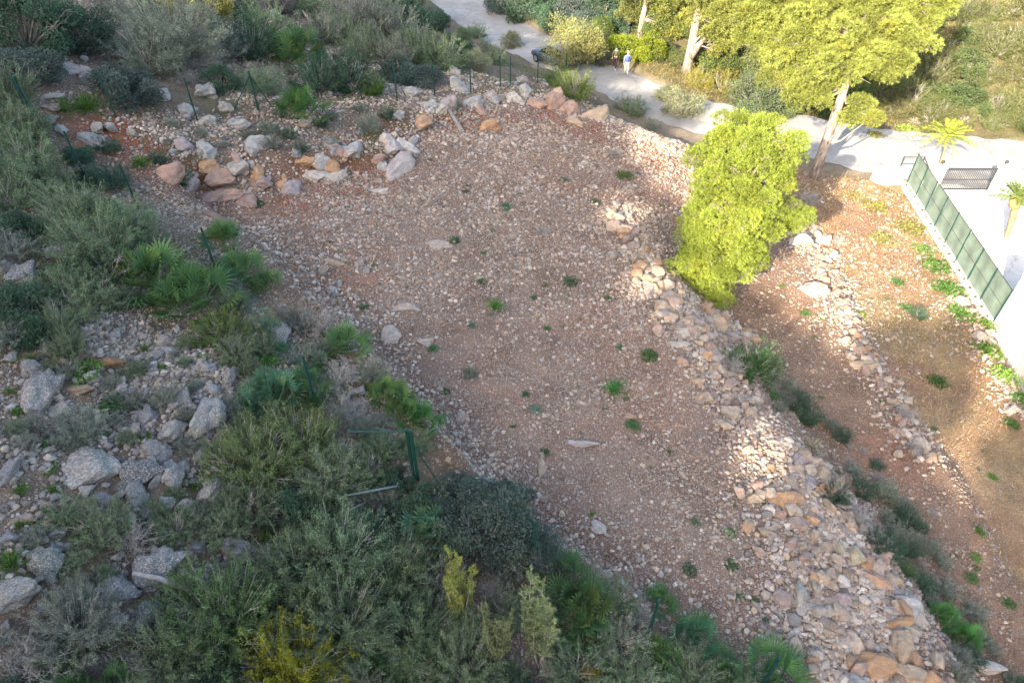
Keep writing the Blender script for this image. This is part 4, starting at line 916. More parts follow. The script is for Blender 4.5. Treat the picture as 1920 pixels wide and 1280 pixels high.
# leaf colours
cFG = (0.165, 0.225, 0.135); cGG = (0.22, 0.25, 0.205); cDG = (0.07, 0.12, 0.08); cBG = (0.09, 0.125, 0.11); cPL = (0.085, 0.16, 0.065); cPB = (0.075, 0.18, 0.095)
cYG = (0.17, 0.20, 0.05); cLV = (0.16, 0.15, 0.16); cGR = (0.09, 0.17, 0.04); cOL = (0.20, 0.22, 0.13); cTE = (0.07, 0.13, 0.085)
XP = [  # (kind, px, py, radius px, colour, look)
    ('bush', 55, 55, 105, cDG, 'big dark mastic bush at the top corner'), ('bush', 150, 55, 80, cDG, 'dark green mastic bush'), ('bush', 60, 125, 60, cBG, 'shaded dark bush'), ('fine', 15, 170, 60, cFG, 'grey green heath shrub'), ('fine', 8, 240, 55, cFG, 'mid green heath shrub'),
    ('fine', 330, 75, 85, cGG, 'tall grey green shrub'), ('fine', 285, 110, 60, cGG, 'grey green shrub'), ('bush', 245, 160, 62, cBG, 'dark blue green bush'), ('tuft', 165, 185, 50, cGR, 'lush green grass tuft'), ('tuft', 120, 195, 35, cGR, 'green grass tuft'),
    ('dead', 385, 115, 45, None, 'brown grey leafless shrub'), ('dead', 350, 140, 35, None, 'leafless shrub'), ('fine', 500, 60, 50, cFG, 'shrub high in the scrub'), ('fine', 470, 90, 45, cTE, 'green shrub'), ('palm', 560, 100, 55, cPL, 'fan palm among scrub'),
    ('fine', 600, 60, 45, cGG, 'grey shrub'), ('bush', 620, 120, 30, cTE, 'teal green bush'), ('fine', 690, 45, 60, cGG, 'silver grey shrub'), ('fine', 740, 60, 50, cGG, 'silver grey shrub'), ('fine', 780, 95, 45, cFG, 'green shrub'), ('fine', 730, 110, 42, cGG, 'grey shrub'),
    ('bush', 775, 45, 46, cDG, 'dark bush by the shady road'), ('bush', 862, 72, 24, cFG, 'green bush on the slope above the road'), ('fine', 905, 92, 20, cGG, 'grey shrub above the road'), ('fine', 895, 62, 18, cFG, 'green shrub at the road edge'), ('fine', 930, 112, 20, cFG, 'green shrub at the fence end'), ('bush', 815, 40, 32, cDG, 'dark green bush by the shady road'), ('bush', 862, 98, 26, cDG, 'dark bush'), ('fine', 830, 110, 45, cFG, 'green shrub'), ('fine', 700, 168, 25, cGR, 'green tuft shrub'),
    ('palm', 570, 200, 52, (0.08, 0.16, 0.05), 'bright green fan palm beside the braced post'), ('fine', 650, 145, 50, cTE, 'teal shrub in the fence line'), ('fine', 600, 150, 45, cTE, 'teal shrub behind the fence'), ('fine', 520, 12, 32, cLV, 'lavender grey shrub'),
    ('wispy', 900, 118, 32, cOL, 'small pale olive bush catching sun'), ('wispy', 958, 78, 26, cOL, 'tiny pale olive bush catching sun'), ('fine', 40, 250, 55, cFG, 'shrub against the fence corner'), ('fine', 60, 310, 60, cFG, 'green shrub outside the fence'), ('fine', 25, 360, 60, cFG, 'green shrub'),
    ('fine', 105, 340, 40, cFG, 'green shrub'), ('bush', 150, 290, 30, cTE, 'blue green bush at a fence post'), ('bush', 175, 330, 35, cTE, 'blue green bush under a fence post'), ('tuft', 265, 300, 28, cGR, 'green tuft'), ('fine', 205, 275, 24, cTE, 'small teal shrub'),
    ('fine', 215, 340, 32, cTE, 'teal shrub'), ('fine', 150, 400, 55, cFG, 'green shrub'), ('bush', 50, 430, 42, cDG, 'dark bush'), ('fine', 180, 460, 68, cFG, 'wide green shrub'), ('fine', 235, 430, 64, cFG, 'wide green shrub'), ('fine', 120, 540, 50, cFG, 'fine green shrub'),
    ('fine', 215, 510, 60, cFG, 'fine green shrub'), ('bush', 25, 570, 62, cDG, 'dark bush by the frame edge'), ('bush', 60, 620, 40, cDG, 'dark low bush'), ('palm', 285, 505, 80, cPL, 'big fan palm'), ('palm', 375, 545, 74, cPL, 'arching fan palm'), ('palm', 320, 560, 55, cPL, 'shaded fan palm'),
    ('palm', 420, 440, 42, cPL, 'dark fan palm'), ('palm', 455, 505, 56, cPL, 'spreading fan palm'), ('palm', 500, 530, 34, cPL, 'small fan palm'), ('fine', 160, 560, 60, cFG, 'fine shrub'), ('fine', 415, 620, 48, (0.12, 0.18, 0.06), 'fresh green shrub'), ('fine', 445, 660, 34, cFG, 'green shrub'),
    ('herb', 500, 680, 32, (0.09, 0.24, 0.06), 'bright green leafy plant'), ('herb', 520, 655, 22, (0.09, 0.24, 0.06), 'bright green leafy plant'), ('palm', 650, 640, 50, (0.075, 0.15, 0.055), 'compact green fan palm'), ('palm', 520, 730, 60, (0.08, 0.17, 0.10), 'pale blue green fan palm'),
    ('palm', 575, 720, 42, cPL, 'fan palm'), ('palm', 480, 760, 40, (0.08, 0.17, 0.10), 'pale fan palm'), ('fine', 480, 850, 85, (0.17, 0.23, 0.10), 'large feathery green shrub'), ('fine', 560, 830, 70, (0.17, 0.23, 0.10), 'feathery green shrub'), ('fine', 620, 890, 65, cFG, 'feathery shrub'),
    ('fine', 470, 930, 55, cFG, 'feathery shrub'), ('palm', 735, 735, 44, (0.09, 0.155, 0.055), 'bright fan palm'), ('palm', 790, 785, 42, (0.06, 0.16, 0.05), 'fan palm behind the corner post'), ('palm', 760, 765, 36, cPL, 'fan palm'), ('fine', 690, 880, 45, cFG, 'green shrub under the fence corner'),
    ('bush', 745, 895, 32, cDG, 'dark low bush'), ('palm', 812, 985, 60, (0.10, 0.20, 0.13), 'silvery fan palm'), ('palm', 860, 1000, 34, (0.08, 0.18, 0.11), 'small silvery fan palm'), ('bush', 920, 970, 105, cBG, 'wide blue grey mastic bush'), ('bush', 870, 930, 62, cBG, 'blue grey bush'),
    ('bush', 990, 1010, 72, cBG, 'blue grey bush on the bank edge'), ('bush', 960, 930, 45, cBG, 'blue grey bush'), ('palm', 1080, 1120, 66, cPL, 'large dark fan palm'), ('palm', 1060, 1060, 44, cPL, 'fan palm on the bank edge'), ('palm', 1100, 1180, 50, cPL, 'fan palm in shade'),
    ('sapling', 862, 1130, 66, (0.24, 0.27, 0.07), 'yellow tipped conifer sapling'), ('sapling', 1010, 1200, 92, (0.22, 0.27, 0.13), 'large open conifer sapling with whitish stems'), ('sapling', 935, 1215, 62, (0.21, 0.26, 0.12), 'open conifer sapling'),
    ('palm', 1235, 1120, 34, cPL, 'fan palm by a fence post'), ('palm', 1300, 1190, 50, (0.06, 0.15, 0.07), 'fan palm'), ('palm', 1440, 1255, 72, (0.075, 0.155, 0.06), 'bright fan palm at the frame bottom'), ('palm', 1230, 1230, 50, cPL, 'fan palm in the bottom scrub'), ('palm', 1350, 1250, 44, cPL, 'fan palm'),
    ('fine', 540, 1235, 92, (0.22, 0.24, 0.035), 'yellow flowering bush'), ('fine', 420, 1140, 90, (0.115, 0.175, 0.08), 'mid green feathery shrub'), ('fine', 330, 1210, 80, cFG, 'grey green feathery shrub'), ('dead', 55, 1220, 80, None, 'pale leafless shrub'), ('dead', 250, 1240, 55, None, 'leafless grey shrub'),
    ('fine', 150, 1170, 75, cGG, 'grey shrub'), ('fine', 200, 985, 55, cFG, 'grey green shrub'), ('dead', 250, 1000, 60, None, 'twiggy leafless shrub'), ('fine', 120, 960, 36, cFG, 'shrub'), ('fine', 330, 985, 40, cFG, 'shrub'), ('tuft', 25, 1040, 45, cGR, 'green tuft'), ('fine', 430, 985, 45, cFG, 'low shrub'),
    ('fine', 640, 1030, 92, cFG, 'wide feathery shrub'), ('fine', 560, 1060, 75, cFG, 'feathery shrub'), ('fine', 740, 1060, 75, cFG, 'feathery shrub'), ('fine', 640, 1150, 90, cFG, 'wide dull green shrub'), ('dead', 700, 1190, 62, None, 'grey leafless shrub'), ('fine', 780, 1180, 70, cFG, 'dull green shrub'),
    ('wispy', 790, 1215, 45, (0.17, 0.22, 0.05), 'yellow green wispy bush'), ('fine', 860, 1240, 70, cFG, 'shrub'), ('fine', 1080, 1240, 62, cFG, 'shrub'), ('fine', 1160, 1190, 50, cGG, 'grey shrub'), ('fine', 1180, 1255, 55, cFG, 'shrub'), ('fine', 1290, 1255, 50, cFG, 'shrub'), ('dead', 930, 1090, 48, None, 'lilac grey leafless shrub'),
    ('wispy', 1105, 1262, 22, (0.35, 0.30, 0.05), 'small yellow bush'), ('dead', 1120, 1080, 45, None, 'grey twiggy shrub on the bank'), ('dead', 600, 600, 55, None, 'grey twiggy shrub'), ('fine', 560, 600, 34, cGG, 'grey shrub'), ('dead', 640, 700, 50, None, 'grey twiggy shrub'), ('dead', 650, 760, 55, None, 'blue grey twiggy shrub'),
    ('fine', 700, 700, 30, cGG, 'grey shrub'), ('fine', 320, 740, 30, cGG, 'small grey shrub'), ('herb', 150, 700, 45, cGR, 'low green mat'), ('herb', 200, 770, 45, (0.07, 0.13, 0.05), 'low green mat'), ('fine', 160, 800, 45, cGG, 'grey low shrub'), ('herb', 120, 650, 40, (0.07, 0.13, 0.05), 'low green mat'),
    ('fine', 110, 600, 40, cFG, 'low green shrub'), ('fine', 130, 650, 34, cFG, 'small green shrub'), ('herb', 400, 960, 30, cGR, 'low green mat'), ('herb', 340, 960, 22, cGR, 'low green patch'), ('tuft', 500, 1000, 30, cGR, 'grass tuft'),
    # terrace weeds
    ('tuft', 928, 566, 26, (0.09, 0.22, 0.05), 'bright green grass tuft'), ('tuft', 1150, 720, 36, (0.055, 0.20, 0.045), 'bright fan shaped grass tuft'), ('herb', 1068, 530, 22, (0.09, 0.14, 0.08), 'dull green weed'), ('herb', 1215, 668, 22, (0.08, 0.15, 0.05), 'spreading green weed'), ('herb', 812, 655, 15, (0.07, 0.19, 0.09), 'mint green weed'),
    ('herb', 1185, 800, 20, (0.07, 0.15, 0.07), 'green weed'), ('herb', 1002, 770, 16, (0.13, 0.21, 0.16), 'pale blue weed'), ('herb', 985, 740, 12, (0.08, 0.16, 0.07), 'green weed'), ('herb', 1365, 1000, 18, (0.08, 0.19, 0.04), 'fresh green weed'), ('tuft', 1110, 960, 12, (0.12, 0.22, 0.04), 'yellow flowered weed'),
    ('herb', 1025, 617, 10, (0.06, 0.15, 0.06), 'round green weed'), ('herb', 885, 612, 11, (0.09, 0.18, 0.12), 'blue green weed'), ('herb', 1000, 558, 10, (0.06, 0.14, 0.06), 'round green weed'), ('herb', 902, 530, 14, (0.09, 0.15, 0.05), 'green weed'), ('herb', 850, 452, 15, (0.08, 0.14, 0.07), 'green weed'),
    ('herb', 1160, 652, 10, (0.07, 0.15, 0.08), 'small green weed'), ('herb', 876, 348, 8, (0.06, 0.14, 0.09), 'tiny green weed'), ('herb', 950, 388, 14, (0.07, 0.14, 0.09), 'green weed'), ('dead', 1015, 430, 22, None, 'brown dry weed clump'), ('herb', 1055, 340, 14, (0.10, 0.14, 0.09), 'dull weed'), ('dead', 1150, 285, 20, None, 'brown dry weed clump'),
    ('herb', 1170, 330, 22, (0.09, 0.13, 0.05), 'dull green weed'), ('herb', 1115, 380, 16, (0.09, 0.13, 0.08), 'dull green weed'), ('herb', 1140, 560, 12, (0.08, 0.12, 0.07), 'dull weed'), ('herb', 835, 735, 12, (0.06, 0.13, 0.06), 'green weed'), ('herb', 1020, 850, 14, (0.07, 0.14, 0.05), 'green weed'), ('fine', 880, 700, 14, cGG, 'grey weed'),
    ('herb', 700, 500, 10, (0.07, 0.15, 0.06), 'green weed'), ('herb', 625, 550, 16, (0.08, 0.15, 0.05), 'green weed'), ('herb', 680, 578, 16, (0.08, 0.15, 0.06), 'green weed'), ('herb', 480, 385, 18, (0.07, 0.13, 0.06), 'green weed on the bank'), ('herb', 1300, 980, 16, (0.09, 0.14, 0.08), 'dull weed'), ('herb', 1370, 1060, 18, (0.09, 0.15, 0.08), 'dull weed'),
    ('herb', 1290, 1070, 20, (0.09, 0.15, 0.09), 'dull weed'), ('herb', 1415, 1130, 14, (0.09, 0.16, 0.06), 'green weed'), ('herb', 1385, 1120, 14, (0.08, 0.15, 0.08), 'green weed'), ('fine', 340, 335, 22, (0.10, 0.16, 0.06), 'green shrub in the bank'), ('fine', 300, 300, 18, cTE, 'teal shrub on the bank'), ('fine', 690, 235, 22, cGG, 'grey shrub on the bank'),
    # lower terraces
    ('fine', 1405, 680, 46, (0.065, 0.15, 0.05), 'round bright green bush'), ('dead', 1370, 680, 36, None, 'grey twigs beside the round bush'), ('herb', 1447, 745, 16, (0.07, 0.17, 0.05), 'green weed'), ('herb', 1510, 588, 12, (0.10, 0.18, 0.06), 'green weed'), ('herb', 1490, 775, 12, (0.08, 0.14, 0.05), 'green weed'),
    ('herb', 1755, 716, 24, (0.07, 0.15, 0.05), 'green weed patch'), ('herb', 1698, 578, 18, (0.08, 0.16, 0.06), 'green weed patch'), ('herb', 1680, 530, 18, (0.08, 0.16, 0.06), 'green weed patch'), ('herb', 1610, 590, 16, (0.12, 0.20, 0.05), 'bright green weed'), ('herb', 1540, 595, 10, (0.10, 0.18, 0.05), 'green weed'),
    ('tuft', 1520, 830, 30, (0.30, 0.27, 0.17), 'dry straw coloured grass'), ('fine', 1560, 925, 26, cTE, 'teal shrub under the rubble'), ('fine', 1615, 912, 24, cTE, 'teal shrub'), ('fine', 1655, 1020, 34, cTE, 'teal shrub under the rubble'), ('dead', 1600, 960, 40, None, 'grey straw shrub on the slope'), ('dead', 1640, 1000, 36, None, 'grey straw shrub'),
    ('fine', 1690, 1060, 22, (0.07, 0.15, 0.05), 'green shrub'), ('palm', 1765, 1155, 34, (0.07, 0.17, 0.05), 'fan palm beside the lower rubble'), ('palm', 1800, 1185, 36, (0.07, 0.17, 0.05), 'fan palm below the rubble'), ('dead', 1745, 960, 16, None, 'dry brown weed'), ('herb', 1830, 1045, 14, (0.11, 0.20, 0.05), 'bright weed'),
    ('herb', 1820, 1085, 16, (0.08, 0.17, 0.06), 'green weed'), ('herb', 1890, 1132, 16, (0.08, 0.16, 0.05), 'green weed'), ('herb', 1860, 895, 12, (0.10, 0.20, 0.04), 'bright weed'), ('herb', 1835, 998, 14, (0.11, 0.21, 0.05), 'bright weed'), ('herb', 1895, 795, 20, (0.08, 0.17, 0.05), 'green weed'),
    ('herb', 1750, 500, 32, (0.09, 0.17, 0.05), 'green ground cover'), ('herb', 1775, 545, 36, (0.09, 0.18, 0.05), 'green ground cover'), ('herb', 1800, 590, 36, (0.10, 0.20, 0.05), 'green ground cover'), ('herb', 1845, 610, 26, (0.13, 0.22, 0.05), 'bright ground cover'), ('herb', 1850, 660, 34, (0.13, 0.22, 0.05), 'bright ground cover'),
    ('herb', 1880, 705, 34, (0.13, 0.24, 0.05), 'bright ground cover'), ('herb', 1912, 750, 30, (0.10, 0.21, 0.05), 'bright ground cover'), ('herb', 1730, 470, 26, (0.12, 0.18, 0.06), 'dull green ground cover'), ('herb', 1640, 390, 30, (0.20, 0.19, 0.07), 'dry straw ground cover'), ('herb', 1700, 430, 36, (0.20, 0.19, 0.07), 'dry straw ground cover'),
    ('herb', 1600, 370, 24, (0.22, 0.19, 0.08), 'dry straw ground cover'), ('herb', 1650, 450, 30, (0.18, 0.18, 0.07), 'dry straw ground cover'), ('dead', 1490, 400, 34, None, 'tangle of fallen pine twigs'), ('dead', 1520, 370, 30, None, 'tangle of fallen twigs'), ('dead', 1570, 450, 20, None, 'dry twigs on the wall'),
    ('dead', 1690, 770, 30, None, 'grey twigs on the bank'), ('dead', 1720, 840, 26, None, 'grey twigs on the bank'), ('fine', 1720, 590, 14, cTE, 'small dull shrub'),
    # road side
    ('fine', 1075, 165, 36, (0.15, 0.20, 0.055), 'round sunlit bush by the reddish heap'), ('fine', 1045, 150, 24, (0.09, 0.15, 0.05), 'green bush by the fence end'), ('fine', 1190, 205, 24, cFG, 'shrub on the road bank'), ('fine', 1165, 195, 18, cGG, 'shrub on the road bank'), ('fine', 1215, 235, 18, cGG, 'shrub on the road bank'),
    ('wispy', 1280, 195, 44, cOL, 'airy pale olive bush beside the road'), ('wispy', 1250, 175, 30, cOL, 'airy olive bush'), ('bush', 1425, 180, 66, (0.14, 0.18, 0.10), 'grey green carob bush beside the road'), ('bush', 1410, 215, 36, (0.14, 0.18, 0.10), 'low side of the carob'), ('bush', 1475, 205, 26, (0.12, 0.16, 0.07), 'dark leafed bush'),
    ('wispy', 1130, 62, 34, (0.13, 0.18, 0.05), 'bright bush behind the walkers'), ('bush', 1170, 88, 32, (0.18, 0.22, 0.03), 'vivid yellow green bush'), ('bush', 1215, 95, 34, (0.18, 0.22, 0.03), 'vivid yellow green bush'), ('bush', 1245, 100, 26, (0.10, 0.13, 0.06), 'small dull bush'), ('wispy', 1130, 110, 26, cOL, 'pale bush by the walkers'),
    ('fine', 1350, 160, 30, (0.25, 0.24, 0.06), 'yellow dry grass clump'), ('fine', 1310, 150, 26, (0.28, 0.26, 0.06), 'yellow flowering clump'), ('bush', 1350, 120, 42, (0.13, 0.16, 0.06), 'olive green bush under the pines'), ('bush', 1400, 110, 40, (0.14, 0.17, 0.08), 'grey green bush under the pines'), ('wispy', 1310, 95, 34, (0.15, 0.16, 0.06), 'dry bush at the forked trunk'),
    ('bush', 1460, 100, 40, (0.13, 0.17, 0.06), 'bush under the pines'), ('tuft', 1715, 225, 18, (0.4, 0.38, 0.28), 'bleached white plume'), ('herb', 1700, 245, 26, (0.20, 0.26, 0.06), 'bright verge weed'), ('herb', 1640, 255, 22, (0.22, 0.22, 0.08), 'verge weed'),
    ('wispy', 1100, 108, 26, cOL, 'pale bush behind the parked car'),
]
for kind, px, py, rp, c, look in XP:
    plant(kind, px, py, rp, c or (1, 1, 1), look, (1, 1, random.uniform(.85, 1.1) * (1.75 if kind == 'sapling' else 1)))

# the rest of the scrub: irregular fill where the photograph shows continuous cover
def inpoly(px, py, poly): return bool(inside(np.array([px], float), np.array([py], float), np.array(poly, float))[0])
FILL = [  # polygon, spacing px, radius range, list of (kind, colour, look, weight)
    ([(0, 0), (800, 0), (860, 50), (940, 120), (930, 150), (800, 150), (480, 160), (330, 150), (0, 150)], 36, (24, 44), [('fine', cFG, 'green heath shrub', 3), ('fine', cGG, 'silver grey shrub', 3), ('bush', cDG, 'dark mastic bush', 2), ('fine', cLV, 'lilac grey shrub', 1), ('palm', cPL, 'fan palm', 1), ('dead', (1, 1, 1), 'bare grey shrub', 1), ('bush', cBG, 'blue green bush', 2)]),
    ([(0, 180), (60, 250), (110, 330), (240, 390), (230, 600), (0, 640)], 40, (26, 44), [('fine', cFG, 'green heath shrub', 4), ('fine', cGG, 'grey green shrub', 2), ('bush', cDG, 'dark bush', 1)]),
    ([(370, 560), (560, 560), (740, 720), (800, 850), (620, 880), (420, 900)], 36, (18, 34), [('fine', cFG, 'green shrub', 3), ('palm', cPL, 'fan palm', 2), ('dead', (1, 1, 1), 'bare grey shrub', 2), ('fine', cGG, 'grey shrub', 2)]),
    ([(0, 640), (420, 640), (440, 930), (0, 930)], 46, (10, 24), [('fine', cGG, 'small grey shrub', 3), ('herb', cGR, 'low green patch', 3), ('fine', cFG, 'small green shrub', 2), ('tuft', cGR, 'grass tuft', 1)]),
    ([(0, 930), (420, 940), (500, 1020), (450, 1120), (0, 1200)], 60, (16, 30), [('fine', cFG, 'green shrub', 3), ('fine', cGG, 'grey shrub', 2), ('tuft', cGR, 'grass tuft', 1), ('dead', (1, 1, 1), 'bare shrub', 1)]),
    ([(430, 930), (700, 900), (900, 900), (1090, 1040), (1200, 1120), (1400, 1230), (1500, 1330), (0, 1340), (0, 1200), (400, 1150)], 40, (30, 54), [('fine', cFG, 'dull green shrub', 5), ('fine', cGG, 'grey shrub', 2), ('dead', (1, 1, 1), 'bare shrub', 2), ('bush', cDG, 'dark bush', 1.5), ('palm', cPL, 'fan palm', .7)]),
    ([(930, 0), (1180, 0), (1190, 60), (1100, 80), (1020, 45)], 26, (26, 40), [('bush', cDG, 'dark tall bush across the road', 3), ('bush', cBG, 'blue green bush across the road', 2)]),
    ([(1180, 0), (1620, 0), (1620, 190), (1540, 200), (1480, 150), (1300, 140), (1220, 80)], 28, (22, 40), [('bush', (0.13, 0.17, 0.06), 'olive green bush in the wood', 3), ('wispy', (0.15, 0.18, 0.06), 'wispy bush in the wood', 2), ('bush', (0.09, 0.13, 0.05), 'dark bush in the wood', 1)]),
    ([(1600, 0), (1960, 0), (1960, 250), (1850, 240), (1650, 215), (1580, 190)], 25, (18, 38), [('fine', (0.15, 0.17, 0.07), 'olive green scrub bush', 4), ('wispy', (0.17, 0.18, 0.08), 'dry looking scrub bush', 2), ('bush', (0.10, 0.14, 0.06), 'green scrub bush', 2)]),
    ([(300, 230), (900, 180), (760, 260), (480, 300)], 44, (8, 18), [('fine', cGG, 'small grey shrub', 3), ('fine', cTE, 'small teal shrub', 1)]),
    ([(1430, 660), (1550, 775), (1655, 880), (1745, 1000), (1815, 1120), (1900, 1280), (1800, 1280), (1715, 1110), (1600, 950), (1500, 820), (1400, 700)], 27, (12, 25), [('fine', cGG, 'grey shrub below the rubble wall', 3), ('dead', (1, 1, 1), 'straw coloured twigs below the rubble wall', 2), ('fine', cTE, 'teal shrub below the rubble wall', 1)]),
]
fr = np.random.default_rng(404)
taken = [(e[1], e[2], e[3]) for e in XP if e[0] != 'herb']
rocks_px = [(e[0], e[1], e[2]) for e in BL]
for poly, sp, (r0, r1), kinds in FILL:
    xs_ = [q[0] for q in poly]; ys_ = [q[1] for q in poly]
    wts = np.array([k[3] for k in kinds], float); wts /= wts.sum()
    n = int((max(xs_) - min(xs_)) * (max(ys_) - min(ys_)) / (sp * sp) * 2.2)
    for _ in range(n):
        px = fr.uniform(min(xs_), max(xs_)); py = fr.uniform(min(ys_), max(ys_))
        if not inpoly(px, py, poly): continue
        if any((px - a) ** 2 + (py - b) ** 2 < (min(c, 55) * .62 + sp * .32) ** 2 for a, b, c in taken): continue
        if any((px - a) ** 2 + (py - 8 - b) ** 2 < (c * .8 + r0 * .6) ** 2 for a, b, c in rocks_px): continue
        if 150 < px < 245 and 30 < py < 130: continue
        r = fr.uniform(r0, r1); k = kinds[int(fr.choice(len(kinds), p=wts))]
        if k[0] in ('dead', 'palm'): r *= .85
        plant(k[0], px, py, r, k[1], k[2], (1, 1, random.uniform(.75, 1.15))); taken.append((px, py, r))
# tiny weeds sprinkled over the terraces
for _ in range(90):
    px = fr.uniform(560, 1900); py = fr.uniform(300, 1260)
    p, k = at(px, py)
    if zone_at('t1', p.x, p.y) + zone_at('t2', p.x, p.y) + zone_at('t3', p.x, p.y) < .8: continue
    plant('herb', px, py, fr.uniform(4, 10), (fr.uniform(.07, .13), fr.uniform(.12, .18), fr.uniform(.05, .09)), 'tiny sprig of weed', (1, 1, .8))
# grass nobody could count: dry on the third terrace, green between the rocks of the slope
def grass(name, n, box, dens, col, L, label, seed):
    rg = np.random.default_rng(seed); x, y, z, dp = visible_xy(n, box, rg); k = rg.random(len(x)) < dens(x, y); x, y, z = x[k], y[k], z[k]
    lv = Leaves(seed); lv.add(np.c_[x, y, z - .01], rdir(len(x), rg, 1.0) * np.array([1, 1, .9]), L, .022, None, .3)
    o = link(name, lv.mesh(name, M['needle']), None, col); tag(o, label, 'grass', kind='stuff')
grass('dry_grass', 200000, (6, 34, 8, 46), lambda x, y: zone_at('t3', x, y) * np.clip((fbm(x, y, 2.6, 4, 21) - .40) * 4, 0, 1) * .5 + zone_at('t2', x, y) * .04, (0.36, 0.28, 0.16), .2, 'dry straw coloured grass over the third terrace', 801)
grass('green_grass', 500000, (-30, 30, 3, 75), lambda x, y: (zone_at('hill', x, y) * .5 + zone_at('t3', x, y) * .12) * np.clip((fbm(x, y, 2.5, 4, 31) - .48) * 5, 0, 1), (0.11, 0.17, 0.055), .13, 'short green grass between the rocks of the slope', 802)
grass('verge_grass', 300000, (0, 60, 40, 90), lambda x, y: zone_at('far', x, y) * np.clip((fbm(x, y, 4, 4, 33) - .35) * 4, 0, 1) * .6, (0.26, 0.23, 0.09), .30, 'dry yellow grass of the verge beyond the road', 803)
#SECTION4
# ------------------------------------------------------------------ pines and other trees
def pt(px, py, Y):
    d = ray(px, py); k = Y / d.y
    return np.array([d.x * k, Y, Z0 + d.z * k])
def needle_lobes(seed, lobes, tuft_sp, need_n, nL, nW):
    """lobes: (centre, radius, vertical squash). Tufts of needles over the upper and outer side of many small puffs"""
    rg = np.random.default_rng(seed); lv = Leaves(seed)
    for c, r, zs in lobes:
        npuff = max(5, int(9 * r * r)); 
        for _ in range(npuff):
            d = rdir(1, rg, .5)[0]; q = np.array(c) + d * r * rg.uniform(.25, .95) * np.array([1, 1, zs]); pr = rg.uniform(.30, .52)
            nt = int(2.6 * pr * pr * 4 / (tuft_sp ** 2)); tone = rg.uniform(.2, .85); dry = .5 if rg.random() < .08 else .08
            td = rdir(nt, rg, .55); tp = q + td * pr * rg.uniform(.6, 1.05, nt)[:, None] * np.array([1, 1, .75])
            P_ = np.repeat(tp, need_n, 0); D_ = np.repeat(td, need_n, 0) + rg.normal(size=(nt * need_n, 3)) * .75
            lv.add(P_, D_, nL, nW, tone, dry)
    return lv
def grow(name, label, cat, group, base, trunk, tr, lobes, seed, col, bark, tuft_sp=.18, need_n=13, nL=.18, nW=.019, twig=True):
    root = empty(name, tuple(base)); off = np.array(base)
    m = MB(); m.tube([np.array(p) - off for p in trunk], tr, 12)
    # bark ridges along the trunk
    m.build('trunk', M[bark], root, True)
    segs = []; rg = np.random.default_rng(seed + 5)
    for c, r, zs in lobes:
        c = np.array(c) - off; T_ = [np.array(p) - off for p in trunk]
        j = min(range(len(T_)), key=lambda i: np.linalg.norm(T_[i] - c) + max(0, T_[i][2] - c[2]) * 1.5 + (3 if i == 0 else 0))
        a = T_[j]; mid = (a + c) / 2 + rg.normal(size=3) * .18 - np.array([0, 0, .15]); segs.append(([a, mid, c], [max(.02, tr[j] * .45), .05, .025]))
        if twig:
            for _ in range(int(9 * r)):
                e = c + rdir(1, rg, .4)[0] * r * rg.uniform(.6, 1.0) * np.array([1, 1, zs]); mm = (c + e) / 2 + rg.normal(size=3) * .1
                segs.append(([c, mm, e], [.022, .014, .006]))
                for _ in range(3):
                    e2 = mm + rdir(1, rg, .2)[0] * .4; segs.append(([mm, e2], [.01, .004]))
    tubes(segs, 5).build('limbs', M[bark], root, True)
    lv = needle_lobes(seed, [(np.array(c) - off, r, zs) for c, r, zs in lobes], tuft_sp, need_n, nL, nW)
    link('crown', lv.mesh('crown', M['needle']), root, col)
    return tag(root, label, cat, group)

LIME = (0.245, 0.305, 0.06)
# the lime green pine on the second terrace
b1, _ = at(1352, 545); b1 = np.array(b1); rg = np.random.default_rng(3)
lob = []
for i in range(64):
    t = (i + .5) / 64; hh = .6 + 6.4 * t; w = 1.88 * (min(1, .62 + t * 1.9) if t < .8 else math.sqrt(max(.06, 1 - ((t - .8) / .21) ** 2)))
    az = i * 2.39996; rr = w * rg.uniform(.55, .95)
    lob.append((b1 + np.array([math.cos(az) * rr * .86 - .42 + .12 * t, math.sin(az) * rr * .9 + .1, hh]), rg.uniform(.48, .72), .75))
lob += [(b1 + np.array([2.3, .2, 3.4]), .38, .6), (b1 + np.array([2.0, .1, 3.2]), .38, .6), (b1 + np.array([-1.9, -.6, 1.4]), .7, .7), (b1 + np.array([-1.3, -1.1, .9]), .7, .7), (b1 + np.array([-.6, -1.2, .6]), .6, .7)]
grow('pine_tree', 'bushy lime green pine standing alone on the stony second terrace', 'pine tree', None, b1,
     [b1 + np.array(p) for p in [(0, 0, -.2), (.05, 0, 1.5), (-.05, .05, 3.2), (.05, 0, 5.0), (0, 0, 6.8)]], [.19, .16, .12, .08, .03], lob, 31, LIME, 'bark_pale', .14, 15, .115, .013)
